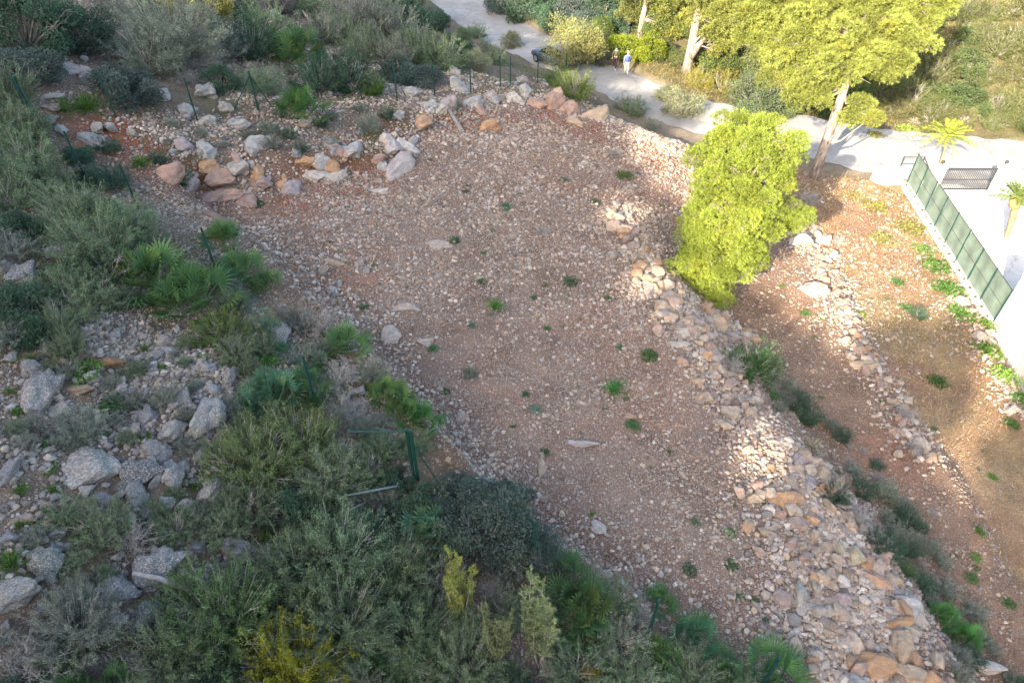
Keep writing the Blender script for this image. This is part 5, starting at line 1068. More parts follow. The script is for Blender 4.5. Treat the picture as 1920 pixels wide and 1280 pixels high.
# tall leaning pine at the roadside
b2, _ = at(1525, 336); b2 = np.array(b2); top2 = pt(1583, 166, 34.9)
L2 = [(1425, 75, 37, 1.2), (1410, 35, 37.5, 1.3), (1440, 5, 37.5, 1.3), (1560, 140, 35.5, 1.0), (1640, 130, 34.8, 1.0), (1690, 115, 35.2, .9), (1725, 80, 36, .9), (1480, 155, 35.2, .9), (1530, 185, 34.8, .8), (1455, 150, 35.5, 1.0), (1465, 105, 36, 1.2), (1500, 70, 36, 1.4), (1515, 135, 35.2, 1.2), (1555, 105, 35, 1.3), (1560, 55, 36, 1.4), (1600, 135, 34.6, 1.1), (1612, 88, 35.5, 1.3), (1642, 50, 36, 1.4), (1660, 105, 35, 1.2), (1690, 68, 36, 1.2),
      (1705, 15, 37, 1.4), (1735, 42, 36.5, 1.0), (1765, -5, 37, 1.3), (1640, -5, 37, 1.5), (1580, 5, 37, 1.5), (1520, 15, 37, 1.5), (1475, 30, 37, 1.2), (1800, -40, 37.5, 1.3), (1700, -55, 38, 1.5), (1600, -60, 38, 1.6), (1500, -50, 38, 1.5), (1612, 195, 34.2, .7), (1632, 222, 34.0, .5), (1590, 215, 34.2, .5), (1500, 180, 35, .8), (1545, 165, 34.8, .9)]
grow('pine_tree', 'tall spreading pine leaning over the road on a bare pale trunk', 'pine tree', 'pines along the road', b2,
     [b2 - np.array([0, 0, .3]), b2 * .6 + top2 * .4, top2, top2 * .6 + pt(1610, 70, 35.6) * .4, pt(1610, 70, 35.6), pt(1640, -30, 37.2)], [.30, .25, .21, .18, .14, .06],
     [(pt(a, b, Y), r * 1.12, .5) for a, b, Y, r in L2], 41, (0.25, 0.285, 0.075), 'bark_pale', .18, 12, .18, .021)
# forked pine further up the road
b3, _ = at(1287, 135); b3 = np.array(b3); Y3 = b3[1]
L3 = [(1335, 62, -1, 1.4), (1345, 20, -1, 1.5), (1390, 15, -1.5, 1.6), (1425, 55, -1.5, 1.5), (1375, 85, -1.5, 1.1), (1455, 20, -1, 1.6), (1480, 75, -1, 1.2), (1380, -30, 0, 1.8), (1320, -30, 0, 1.7), (1440, -40, 0, 1.8), (1300, 30, 0, .9), (1440, 95, -1.5, 1.0), (1250, -25, 0, 1.4), (1490, 110, -.5, 1.0), (1340, 95, -2, .8), (1400, 60, -2, 1.3), (1310, -5, -1, 1.3), (1355, 45, -2, 1.2)]
grow('pine_tree', 'pine with a forked whitish trunk behind the road verge', 'pine tree', 'pines along the road', b3,
     [b3 - np.array([0, 0, .3]), pt(1298, 85, Y3), pt(1306, 30, Y3), pt(1312, -20, Y3), pt(1325, -70, Y3 + .5)], [.42, .34, .28, .2, .1],
     [(pt(a, b, Y3 + dy), r, .5) for a, b, dy, r in L3], 51, (0.24, 0.265, 0.075), 'bark_pale', .21, 9, .22, .028)
f3 = MB(); f3.tube([pt(1294, 112, Y3 - .1), pt(1308, 90, Y3 - .5), pt(1318, 76, Y3 - 1), pt(1332, 55, Y3 - 1)], [.24, .2, .15, .06], 10)
fr3 = bpy.data.objects['pine_tree.002']; fo = f3.build('limbs', M['bark_pale'], fr3, True); fo.location = (-b3[0], -b3[1], -b3[2]); fo.name = 'forked_stem'
b4, _ = at(1200, 70); b4 = np.array(b4); Y4 = b4[1]
L4 = [(1245, 22, 0, 1.5), (1280, 45, -1, 1.3), (1225, -15, 0, 1.6), (1285, 0, 0, 1.6), (1180, -20, 0, 1.6), (1265, 60, -1, 1.1), (1240, 55, -.5, 1.0)]
grow('pine_tree', 'slim trunked pine farther up the verge behind the walkers', 'pine tree', 'pines along the road', b4,
     [b4 - np.array([0, 0, .3]), pt(1205, 35, Y4), pt(1215, -10, Y4), pt(1222, -60, Y4)], [.3, .24, .18, .1], [(pt(a, b, Y4 + dy), r, .55) for a, b, dy, r in L4], 61, (0.19, 0.21, 0.06), 'bark_pale', .25, 5, .26, .05)

def small_tree(px, py, cx, cy, rpx, col, label, cat='tree', group=None, seed=0, trunk_r=.09, name='olive_tree', mat='leaf'):
    p, k = at(px, py); s = k / 1280; root = empty(name, tuple(p)); top = pt(cx, cy, p.y) - np.array(p)
    rg = np.random.default_rng(seed); lv = Leaves(seed); segs = []; R = rpx * s
    m = MB(); m.tube([(0, 0, -.1), tuple(top * .3 + rg.normal(size=3) * .05), tuple(top * .7)], [trunk_r, trunk_r * .8, trunk_r * .45], 8); m.build('trunk', M['bark_pale'], root, True)
    for i in range(34):
        d = rdir(1, rg, .3)[0]; c = top + d * R * rg.uniform(.3, .85); rad = R * rg.uniform(.2, .36)
        segs.append(([tuple(top * rg.uniform(.35, .7)), tuple((top * .6 + c) / 2 + rg.normal(size=3) * .1), tuple(c)], [trunk_r * .35, .03, .01]))
        n = 230; q = rdir(n, rg, .2); lv.add(c + q * rad * rg.uniform(.4, 1.15, n)[:, None], q + rg.normal(size=(n, 3)) * .8 + np.array([0, 0, .4]), .17, .045, rg.uniform(.2, .8), .1)
    tubes(segs, 4).build('limbs', M['bark_pale'], root); link('crown', lv.mesh('crown', M[mat]), root, col)
    return tag(root, label, cat, group)
small_tree(1048, 140, 1064, 84, 60, (0.26, 0.27, 0.11), 'pale sunlit wild olive tree with its trunk beside the parked car', seed=5)
small_tree(1098, 140, 1105, 88, 34, (0.24, 0.24, 0.10), 'thin pale olive tree between the parked car and the walkers', seed=6, trunk_r=.07)
small_tree(398, 70, 396, 18, 40, (0.22, 0.23, 0.08), 'tall shrubby tree whose crown catches the sun at the hill top', seed=8)
small_tree(345, 60, 345, 8, 42, (0.20, 0.21, 0.08), 'grey green shrubby tree with only its tip in the sun', seed=9)
small_tree(1180, 60, 1178, 25, 26, (0.17, 0.19, 0.07), 'small tree at the edge of the shaded wood', seed=12)

# date palms behind the screened fence
def pinnate(seed, nf, L, droop, W=.03):
    rg = np.random.default_rng(seed); lv = Leaves(seed); segs = []
    for i in range(nf):
        az = i * 2.39996 + rg.normal() * .15; el = R_(5 + 72 * (i + .5) / nf); d = np.array([math.cos(el) * math.cos(az), math.cos(el) * math.sin(az), math.sin(el)])
        f = lambda t: d * L * t - np.array([0, 0, droop * L * t * t]); ts = np.linspace(0, 1, 6)
        segs.append(([f(t) for t in ts], [.02, .017, .014, .011, .008, .004])); side = nrm(np.cross(d, [0, 0, 1.0]))
        n = 34
        for sgn in (-1, 1):
            t = np.linspace(.15, 1, n)[:, None]; q = d * L * t - np.array([0, 0, 1]) * droop * L * t * t
            lv.add(q, side * sgn + d * .7 - np.array([0, 0, .25]) + rg.normal(size=(n, 3)) * .08, .26 * L / 1.4, W, .5, .15)
    return lv.mesh('fronds', M['palm']), tubes(segs, 4).mesh('midribs', M['palm_stalk'])
def date_palm(base_px, top_px, tr, L, nf, label, col, seed, droop=.45, skirt=False):
    p, k = at(*base_px); root = empty('date_palm', tuple(p)); top = pt(*top_px, p.y) - np.array(p)
    m = MB(); n = 9; bend = np.array([.18, 0, 0]) * (1 if not skirt else .2)
    m.tube([tuple(top * t + bend * math.sin(t * 3.1) - np.array([0, 0, .05]) * (t == 0)) for t in np.linspace(0, 1, n)], [tr[0] + (tr[1] - tr[0]) * t + (.012 if i % 2 else 0) for i, t in enumerate(np.linspace(0, 1, n))], 10)
    m.build('trunk', M['trunk_palm'], root, True)
    fm, sm = pinnate(seed, nf, L, droop); a = link('fronds', fm, root, col); b = link('midribs', sm, root); a.location = b.location = tuple(top)
    if skirt:
        c = MB(); c.tube([tuple(top - np.array([0, 0, .5])), tuple(top - np.array([0, 0, .2])), tuple(top + np.array([0, 0, .12]))], [tr[1] * 1.0, tr[1] * 1.55, tr[1] * .8], 12)
        c.build('crown_shaft', mat_bark('orange_leaf_bases', (0.35, 0.18, 0.07), (0.55, 0.33, 0.14), 14), root, True)
    return tag(root, label, 'palm', 'date palms at the driveway')
date_palm((1745, 340), (1775, 258), (.07, .06), 1.55, 22, 'slender palm with yellowish fronds at the driveway entrance', (0.26, 0.30, 0.05), 71)
date_palm((1884, 452), (1909, 372), (.09, .20), 1.15, 26, 'short palm with orange leaf bases on the white paving', (0.12, 0.17, 0.05), 72, .3, True)

# ------------------------------------------------------------------ unseen hill crest wood behind the viewpoint, shaped to cast shade and sun patches
def shade_wood():
    rg = np.random.default_rng(12); T = np.array([(-78, 31), (-60, 30), (-50, 30.5), (-43, 29.2), (-37, 27.6), (-34.5, 26.2), (-32, 26.0), (-28, 25.8), (-23, 24.4), (-20, 23.5), (-17.5, 22.4), (-14.5, 21.7), (-12.6, 20.3), (-11.6, 18.6), (-10.5, 17.6), (-7.5, 16.9), (-5.5, 15.7), (-4, 14.8), (-2, 13.7), (0, 14.4), (2, 15.4), (4, 15.8), (7, 15.2), (10, 14.6), (15, 14.2), (24, 15)])
    SUN_GAPS = []  # gaps cut in the leaf mass where sun patches should land
    for px, py, rs_, rt in [(1165, 405, .9, .45), (1145, 370, .6, .3), (1205, 530, .7, .5), (1240, 590, .5, .3), (1425, 855, .7, .55), (1460, 915, .5, .3), (1455, 480, .8, .6), (1480, 545, .7, .4), (1565, 610, .8, .5), (1585, 665, .7, .35), (1440, 425, .7, .4),
            (1515, 440, 1.3, .8), (1230, 290, 1.3, .6), (1275, 262, 1.0, .8), (1640, 400, 2.4, 1.1), (1620, 520, 1.2, .7), (1650, 580, .6, .5), (1785, 850, .8, .5), (1815, 900, .5, .4), (1850, 780, .8, .6), (1870, 700, 1.0, .8), (1720, 860, .3, .3), (1180, 165, 1.6, .5), (1850, 1000, .3, .5)]:
        q = at(px, py)[0]; SUN_GAPS.append((0.832 * q.x - 0.555 * q.y, (q.z - Z0) + (0.555 * q.x + 0.832 * q.y + 45) * math.tan(SUN_EL), rs_ * 1.15, rt * 1.2))
    for q, rs_, rt in ((pt(396, 8, at(398, 70)[0].y), 1.4, .9), (pt(345, -4, at(345, 60)[0].y), 1.2, .7), (b1 + np.array([-.3, -.6, 1.3]), 1.9, 1.0), (b1 + np.array([-.3, 0, 3.2]), 2.2, 1.4), (np.array(at(900, 125)[0]) + [0, 0, 1.2], .8, .5), (np.array(at(958, 85)[0]) + [0, 0, 1.2], .8, .5), (np.array(at(1060, 125)[0]) + [0, 0, 2.2], 2.4, 1.2), (np.array(at(1075, 175)[0]) + [0, 0, .8], .9, .4)):
        SUN_GAPS.append((0.832 * q[0] - 0.555 * q[1], (q[2] - Z0) + (0.555 * q[0] + 0.832 * q[1] + 45) * math.tan(SUN_EL), rs_, rt))
    n = 90000; s = rg.uniform(-78, 24, n); top = np.interp(s, T[:, 0], T[:, 1])
    top = top + (fbm(s, s * 0 + 3, 2.0, 4, 9) - .5) * 1.1
    depth = np.where(s > -8, 7.0, 9.5); t = top - depth * rg.random(n)
    keep = np.ones(n, bool)
    for hs, ht, rs_, rt in SUN_GAPS: keep &= ((s - hs) / rs_) ** 2 + ((t - ht) / rt) ** 2 > 1
    s, t = s[keep], t[keep]; a = rg.uniform(-49, -42, len(s))
    x, y = 0.832 * s + 0.555 * a, -0.555 * s + 0.832 * a; z = Z0 + t - (a + 45) * math.tan(SUN_EL)
    lv = Leaves(13); lv.add(np.c_[x, y, z], rdir(len(x), rg, .3), .55, .36)
    o = link('unseen_shade_wood', lv.mesh('unseen_shade_wood', M['leaf']), None, (0.07, 0.10, 0.045))
    tag(o, 'unseen wood along the hill crest shaped to throw shade over the slope', 'wood', kind='stuff')
shade_wood()

# ------------------------------------------------------------------ the wire fence
def fence(name, pts, H, label, braces=(), rails=(), closed=False):
    W = [at(*p)[0] for p in pts]; o0 = W[0]; root = empty(name, tuple(o0)); tops = []
    for i, w in enumerate(W):
        m = MB(); q = w - o0; big = i in (0, len(W) - 1) or i in [b[0] for b in braces]
        m.tube([(q.x, q.y, q.z - .15), (q.x, q.y, q.z + H)], .042 if big else .034, 10)
        m.tube([(q.x, q.y, q.z + H), (q.x, q.y, q.z + H + .03)], .042 if big else .032, 10)
        m.build('post', M['green_steel'], root, False)
    for i, (px, py) in braces:
        f = at(px, py)[0] - o0; q = W[i] - o0; m = MB(); m.tube([(q.x, q.y, q.z + H * .9), (f.x, f.y, f.z - .1)], .022, 8); m.build('brace', M['green_steel'], root)
    for i, dx, dy in rails:
        q = W[i] - o0; m = MB(); m.tube([(q.x, q.y, q.z + H * .97), (q.x + dx, q.y + dy, q.z + H * .97)], .024, 8); m.build('rail', M['green_steel'], root)
    m = MB(); V = []; F = []
    def rib(p, q, w):
        d = (q - p); sd = d.cross(Vector((0, 0, 1)) if abs(d.normalized().z) < .9 else Vector((1, 0, 0))); sd = d.cross(sd).normalized() * w if abs(d.normalized().z) < .2 else sd.normalized() * w
        b = len(V); V.extend([tuple(p - sd), tuple(p + sd), tuple(q + sd), tuple(q - sd)]); F.append((b, b + 1, b + 2, b + 3))
    for i in range(len(W) - 1):
        p, q = W[i] - o0, W[i + 1] - o0; L = (q.xy - p.xy).length; up = Vector((0, 0, 1))
        for t in (.08, .52, .98): rib(p + up * H * t, q + up * H * t, .0032)
        n = int(L / .11)
        for k in range(-int(H / .11), n):
            for sgn in (0, 1):
                a, b_ = k * .11, k * .11 + H; ta, tb = max(0, a), min(L, b_)
                if tb <= ta: continue
                za, zb = (ta - a) , (tb - a)
                if sgn: za, zb = H - za, H - zb
                if ta / L > 1: continue
                rib(p.lerp(q, ta / L) + up * za, p.lerp(q, tb / L) + up * zb, .0016)
    link('wire_mesh', np_mesh('wire_mesh', V, F, M['green_steel']), root)
    return tag(root, label, 'fence', 'green wire fences')
fence('wire_fence', [(72, 236), (218, 222), (370, 225), (485, 208), (597, 182), (678, 187), (745, 190), (815, 180), (883, 177), (938, 162), (957, 163), (1008, 158), (1060, 150)], 1.75,
      'green chain link fence running across the slope above the terrace', [(0, (96, 268)), (3, (514, 203)), (3, (437, 205))])
fence('wire_fence', [(68, 240), (162, 338), (262, 398), (410, 520), (594, 762), (776, 896)], 1.75, 'green chain link fence going down beside the fan palms', [(5, (833, 918))], [(5, -1.35, 0.0)])
fence('wire_fence', [(784, 900), (1000, 1062), (1213, 1200), (1420, 1300)], 1.75, 'green chain link fence half hidden in the lower bushes')

# pale fallen pole and two logs
def log(name, pts, r, mat, label, cat, dz=.05, n=9):
    W = [Vector((*at(px, py)[0].xy, float(at(px, py)[0].z) + dz + h)) for px, py, h in pts]; o = empty(name + '_x'); bpy.data.objects.remove(o)
    m = MB(); m.tube([w - W[0] for w in W], r, n); ob = m.build(name, mat, None, True); ob.location = W[0]; return tag(ob, label, cat)
M['pole'] = mat_simple('pale_blue_paint', (0.15, 0.21, 0.21), 0.7)
log('fallen_pole', [(640, 956, .42), (750, 936, .45)], .026, M['pole'], 'pale blue green pole lying through the bushes below the fence corner', 'pole')
log('pipe_end', [(902, 925, .55), (948, 930, .3)], .05, M['pole'], 'short pale pipe end sticking out beside the terrace edge', 'pipe')
log('log', [(842, 216, .25), (855, 235, .15), (868, 252, .05)], [.10, .12, .13], M['twig'], 'grey log leaning on the red bank', 'log')
log('log', [(262, 1092, .3), (310, 1102, .25), (365, 1118, .2)], [.04, .06, .07], M['twig_pale'], 'weathered grey log across the split dark boulders', 'log')
log('branch', [(690, 960, .3), (660, 990, .6), (625, 1010, .2)], [.02, .018, .01], M['twig_pale'], 'bare forked dead branch by the fallen pole', 'branch')

# ------------------------------------------------------------------ white entrance: paving, wall, screened fence, gate, house
def Pz(px, py, h): x, y = P(px, py, h); return Vector((x, y, Z0 - h))
dr = [Pz(*q) for q in [(1706, 346, 19.2), (1790, 475, 19.25), (1872, 600, 19.28), (2100, 900, 19.3), (3000, 900, 19.3), (2900, 430, 19.25), (1960, 340, 19.15), (1700, 332, 19.15)]]
def sheet(name, pts, mat, z=None):
    me = bpy.data.meshes.new(name); zz = z if z is not None else max(p.z for p in pts)
    n = len(pts); me.from_pydata([(p.x, p.y, zz) for p in pts] + [(p.x, p.y, zz - .5) for p in pts], [], [tuple(range(n))[::-1], tuple(range(n, 2 * n))] + [(i, (i + 1) % n, n + (i + 1) % n, n + i) for i in range(n)])
    bm = bmesh.new(); bm.from_mesh(me); bmesh.ops.recalc_face_normals(bm, faces=bm.faces); bm.to_mesh(me); bm.free(); me.materials.append(mat); return link(name, me)
DZ = Z0 - 19.12
tag(sheet('driveway_paving', dr, M['drive'], DZ), kind='structure')
wa, wb = Pz(1697, 350, 19.0), Pz(1857, 612, 19.0)
wd = (wb - wa); wl_ = wd.xy.length; wdir = Vector((wd.x, wd.y, 0)).normalized(); wn_ = Vector((-wdir.y, wdir.x, 0))
if wn_.x > 0: wn_ = -wn_
rz_w = math.atan2(wdir.y, wdir.x); wmid = (wa + wb) / 2
ret = empty('retaining_wall', (wmid.x, wmid.y, DZ - .9), rz_w); m = MB(); m.box((0, 0, .55), (wl_, .34, 1.3)); m.build('wall_body', M['capstone'], ret, bevel=.02)
m = MB(); m.box((0, 0, 1.245), (wl_ + .06, .44, .07)); m.build('coping', M['capstone'], ret, bevel=.012); tag(ret, 'long pale retaining wall under the green screened fence', 'wall')
ledge = DZ - .9 + 1.28
sf = empty('screened_fence', (wmid.x, wmid.y, ledge), rz_w)
npan = 8; pl = wl_ / npan; bulge = 0
for i in range(npan + 1):
    m = MB(); m.tube([(-wl_ / 2 + i * pl, 0, 0), (-wl_ / 2 + i * pl, 0, 1.72)], .028, 8); m.build('post', M['green_steel'], sf)
for i in range(npan):
    x0 = -wl_ / 2 + i * pl + .012; x1 = x0 + pl - .024; nx, nz = 10, 8; V = []; F = []
    for a in range(nx + 1):
        for b in range(nz + 1):
            u, v = a / nx, b / nz; V.append((x0 + (x1 - x0) * u, .034 + .025 * math.sin(u * 9 + i) * math.sin(v * 3.1) + .02 * math.sin(v * 11 + i * 2), .04 + 1.62 * v))
    for a in range(nx):
        for b in range(nz): F.append((a * (nz + 1) + b, (a + 1) * (nz + 1) + b, (a + 1) * (nz + 1) + b + 1, a * (nz + 1) + b + 1))
    link('screen_panel', np_mesh('screen_panel', V, F, M['green_net'], True), sf)
m = MB(); m.tube([(-wl_ / 2, -.03, 1.70), (wl_ / 2, -.03, 1.70)], .014, 6); m.tube([(-wl_ / 2, -.03, .85), (wl_ / 2, -.03, .85)], .008, 6); m.build('tension_wire', M['dark_steel'], sf)
tag(sf, 'green mesh screened fence standing on the pale retaining wall', 'fence')
# small dark tufts along the wall foot
for i in range(18):
    t = (i + .5) / 18; q = wa.lerp(wb, t) + wn_ * .13
    o = link('edging_plant', PR['tuft'][i % 2], None, (0.12, 0.13, 0.06)); o.scale = (.13, .13, .13); o.location = (q.x, q.y, ledge)
    tag(o, mklabel('small dark tuft planted on the retaining wall', o.location), 'plant', 'tufts planted along the wall')
# gate with its posts and lamps
ga, gb = Pz(1754, 358, 19.12), Pz(1850, 358, 19.12); gv = gb - ga; gl = gv.xy.length; grz = math.atan2(gv.y, gv.x); gate = empty('driveway_gate', (ga.x, ga.y, DZ + .06), grz); GH = 1.28
m = MB()
for c, d in (((gl / 2, 0, .06), (gl, .06, .07)), ((gl / 2, 0, GH), (gl, .06, .07)), ((.03, 0, GH / 2), (.06, .055, GH)), ((gl - .03, 0, GH / 2), (.06, .055, GH)), ((gl / 2, 0, GH * .5), (gl - .12, .03, .04))): m.box(c, d)
m.build('frame', M['dark_steel'], gate)
m = MB(); nb = 26
for i in range(nb): m.box((.12 + (gl - .24) * i / (nb - 1), 0, GH / 2 + .01), (.022, .022, GH - .1))
m.build('bars', M['dark_steel'], gate); m = MB(); m.box((gl - .10, -.045, GH * .5), (.07, .05, .16)); m.build('lock_box', M['dark_steel'], gate, bevel=.006)
tag(gate, 'black metal driveway gate with vertical bars', 'gate')
def block(name, x0, x1, y0, y1, h, label, cat, cap=True, parent_rz=grz):
    r = empty(name, (ga.x, ga.y, DZ), parent_rz); m = MB(); m.box(((x0 + x1) / 2, (y0 + y1) / 2, h / 2 - .1), (x1 - x0, y1 - y0, h + .2)); m.build('wall_body', M['render'], r, bevel=.015)
    if cap: m = MB(); m.box(((x0 + x1) / 2, (y0 + y1) / 2, h + .028), (x1 - x0 + .07, y1 - y0 + .07, .055)); m.build('coping', M['capstone'], r, bevel=.01)
    return tag(r, label, cat)
block('gate_pillar', -.55, -.06, -.22, .22, 1.45, 'white square gate pillar on the uphill side of the gate', 'pillar')
block('gate_pillar', gl + .06, gl + .5, -.22, .22, 1.45, 'white square gate pillar on the downhill side of the gate', 'pillar')
block('garden_wall', gl + .56, gl + 6, -.14, .14, 1.05, 'low white garden wall beyond the gate pillar', 'wall')
for x, lb in ((-.3, 'black globe lamp on the uphill gate pillar'), (gl + .28, 'black globe lamp on the downhill gate pillar')):
    r = empty('gate_lamp', (ga.x + math.cos(grz) * x, ga.y + math.sin(grz) * x, DZ + 1.5), grz); m = MB(); m.tube([(0, 0, 0), (0, 0, .16)], .022, 8); m.build('stem', M['dark_steel'], r)
    v, f = ico(2); link('globe', np_mesh('globe', v * .10 + np.array([0, 0, .24]), f, M['dark_steel'], True), r); tag(r, lb, 'lamp')
# railing on the corner by the road
rl = empty('corner_railing', tuple(Pz(1730, 347, 19.1)), 0); a0 = Pz(1730, 347, 19.1); P3 = [Pz(1730, 347, 19.1), Pz(1722, 322, 19.1), Pz(1684, 322, 19.1)]
for q in P3: m = MB(); m.tube([q - a0, q - a0 + Vector((0, 0, .95))], .03, 8); m.build('post', M['dark_steel'], rl)
m = MB(); m.tube([q - a0 + Vector((0, 0, .92)) for q in P3], .02, 6); m.tube([q - a0 + Vector((0, 0, .5)) for q in P3], .014, 6); m.build('rail', M['dark_steel'], rl); tag(rl, 'thin black corner railing between the road and the screened fence', 'railing')
block_c = Pz(1662, 338, 19.0); r = empty('planter_block', tuple(block_c), .25); m = MB(); m.box((0, 0, .22), (1.5, .8, .75)); m.build('wall_body', M['render'], r, bevel=.02); m = MB(); m.box((0, 0, .63), (1.58, .88, .06)); m.build('coping', M['capstone'], r, bevel=.01); tag(r, 'low white masonry block where the fence meets the road', 'planter')
# house
ha, hb = Pz(1859, 612, 19.1), Pz(1930, 728, 19.1); hv = (hb - ha).xy.normalized(); hn = Vector((-hv.y, hv.x)); 
if hn.x < 0: hn = -hn
hs = empty('white_house', (ha.x, ha.y, DZ)); hL, hW, hH = 9.0, 7.0, 2.75
def hp(u, v, z): return (hv.x * u + hn.x * v, hv.y * u + hn.y * v, z)
def hbox(m, u0, u1, v0, v1, z0, z1):
    p = [hp(u, v, z) for u in (u0, u1) for v in (v0, v1) for z in (z0, z1)]; m.add(p, [(0, 1, 3, 2), (4, 6, 7, 5), (0, 4, 5, 1), (2, 3, 7, 6), (0, 2, 6, 4), (1, 5, 7, 3)])
m = MB(); hbox(m, 0, hL, 0, hW, -1.2, hH); m.build('wall', M['render'], hs)
m = MB(); hbox(m, .0, hL, -.04, .16, hH, hH + .28); hbox(m, 0, .2, .16, hW, hH, hH + .28); m.build('parapet', M['render'], hs)
m = MB(); hbox(m, .2, hL, .16, hW, hH, hH + .04); m.build('roof', M['tile'], hs)
m = MB(); hbox(m, 3.2, 4.4, -.05, -.002, .9, 2.1); w = m.build('window', M['dark_steel'], hs)
m = MB(); hbox(m, 3.1, 4.5, -.10, -.003, .82, .9); hbox(m, 3.1, 4.5, -.07, -.004, 2.1, 2.16); m.build('window_frame', M['capstone'], w)
tag(hs, 'corner of a white flat roofed house below the terraces', 'house')

# ------------------------------------------------------------------ parked car
def car(px, py, rz, col):
    p, _ = at(px, py); root = empty('parked_car', (p.x, p.y, p.z + .05), rz)
    paint = mat_simple('car_paint', col, .3, .3, .03, 2, .5); glass = mat_simple('car_glass', (0.015, 0.02, 0.028), .08, 0, .02, 2, .6); tyre = mat_simple('tyre', (0.02, 0.02, 0.02), .9); rim = mat_simple('rim', (0.45, 0.45, 0.47), .35, .8)
    xs_ = [-2.05, -1.98, -1.6, -1.0, -.2, .6, 1.1, 1.7, 2.0, 2.08]; lo = [.42, .3, .24, .22, .22, .22, .22, .25, .32, .45]; hi = [.75, .92, .98, .96, .94, .93, .90, .82, .70, .6]; hw = [.70, .80, .86, .87, .88, .88, .87, .85, .76, .6]
    V = []; F = []; n = 12
    for x, l, h, w in zip(xs_, lo, hi, hw):
        sec = [(-.9, 0), (-1, .25), (-1, .6), (-.94, .88), (-.8, 1), (-.3, 1.03), (.3, 1.03), (.8, 1), (.94, .88), (1, .6), (1, .25), (.9, 0)]
        V += [(x, w * a, l + (h - l) * b) for a, b in sec]
    for i in range(len(xs_) - 1):
        for k in range(n): F.append((i * n + k, i * n + (k + 1) % n, (i + 1) * n + (k + 1) % n, (i + 1) * n + k))
    F += [tuple(range(n))[::-1], tuple(range((len(xs_) - 1) * n, len(xs_) * n))]
    m = MB(); m.add(V, F); m.build('body', paint, root, True)
    def loft(secs, name, mat, parent):
        V = []; F = []
        for x, w, z, w2, z2 in secs: V += [(x, -w, z), (x, -w2, z2), (x, w2, z2), (x, w, z)]
        for i in range(len(secs) - 1):
            for k in range(3): F.append((i * 4 + k, i * 4 + k + 1, i * 4 + 5 + k, i * 4 + 4 + k))
        F += [(3, 2, 1, 0), tuple(len(V) - 4 + k for k in range(4))]; m = MB(); m.add(V, F); return m.build(name, mat, parent, False, .03)
    cab = loft([(-1.95, .72, .93, .68, .98), (-1.55, .77, .94, .62, 1.40), (-.9, .78, .94, .62, 1.48), (.1, .78, .93, .62, 1.45), (1.0, .76, .90, .68, .95)], 'cabin_glass', glass, root)
    m = MB(); m.box((-.75, 0, 1.475), (1.55, 1.2, .035)); m.build('roof', paint, root, bevel=.015)
    for s_ in (-1, 1):
        for x0, x1, z0, z1 in ((.15, .95, 1.42, .94), (-.45, -.42, 1.45, .95), (-1.55, -1.85, 1.38, .95)): m = MB(); m.tube([(x0, s_ * .635, z0), (x1, s_ * .775, z1)], .032, 6); m.build('window_pillar', paint, root)
        for x in (-1.3, 1.3):
            w = empty('wheel', (x, s_ * .80, .30)); w.parent = root
            m = MB(); m.tube([(0, -.1, 0), (0, .1, 0)], .31, 20); m.build('tyre', tyre, w, False, .02); m = MB(); m.tube([(0, s_ * .085, 0), (0, s_ * .115, 0)], .2, 16); m.build('rim', rim, w)
        m = MB(); m.box((1.98, s_ * .58, .66), (.10, .3, .12)); m.build('headlight', rim, root, bevel=.02)
        m = MB(); m.box((-2.0, s_ * .66, .78), (.06, .22, .16)); m.build('taillight', mat_simple('tail_red', (0.4, 0.02, 0.02), .3), root, bevel=.01)
        m = MB(); m.box((.75, s_ * .93, .98), (.14, .16, .11)); m.build('mirror', paint, root, bevel=.02)
    return tag(root, 'dark blue grey car parked behind the pale olive tree', 'car')
car(1040, 122, R_(128), (0.05, 0.07, 0.10))

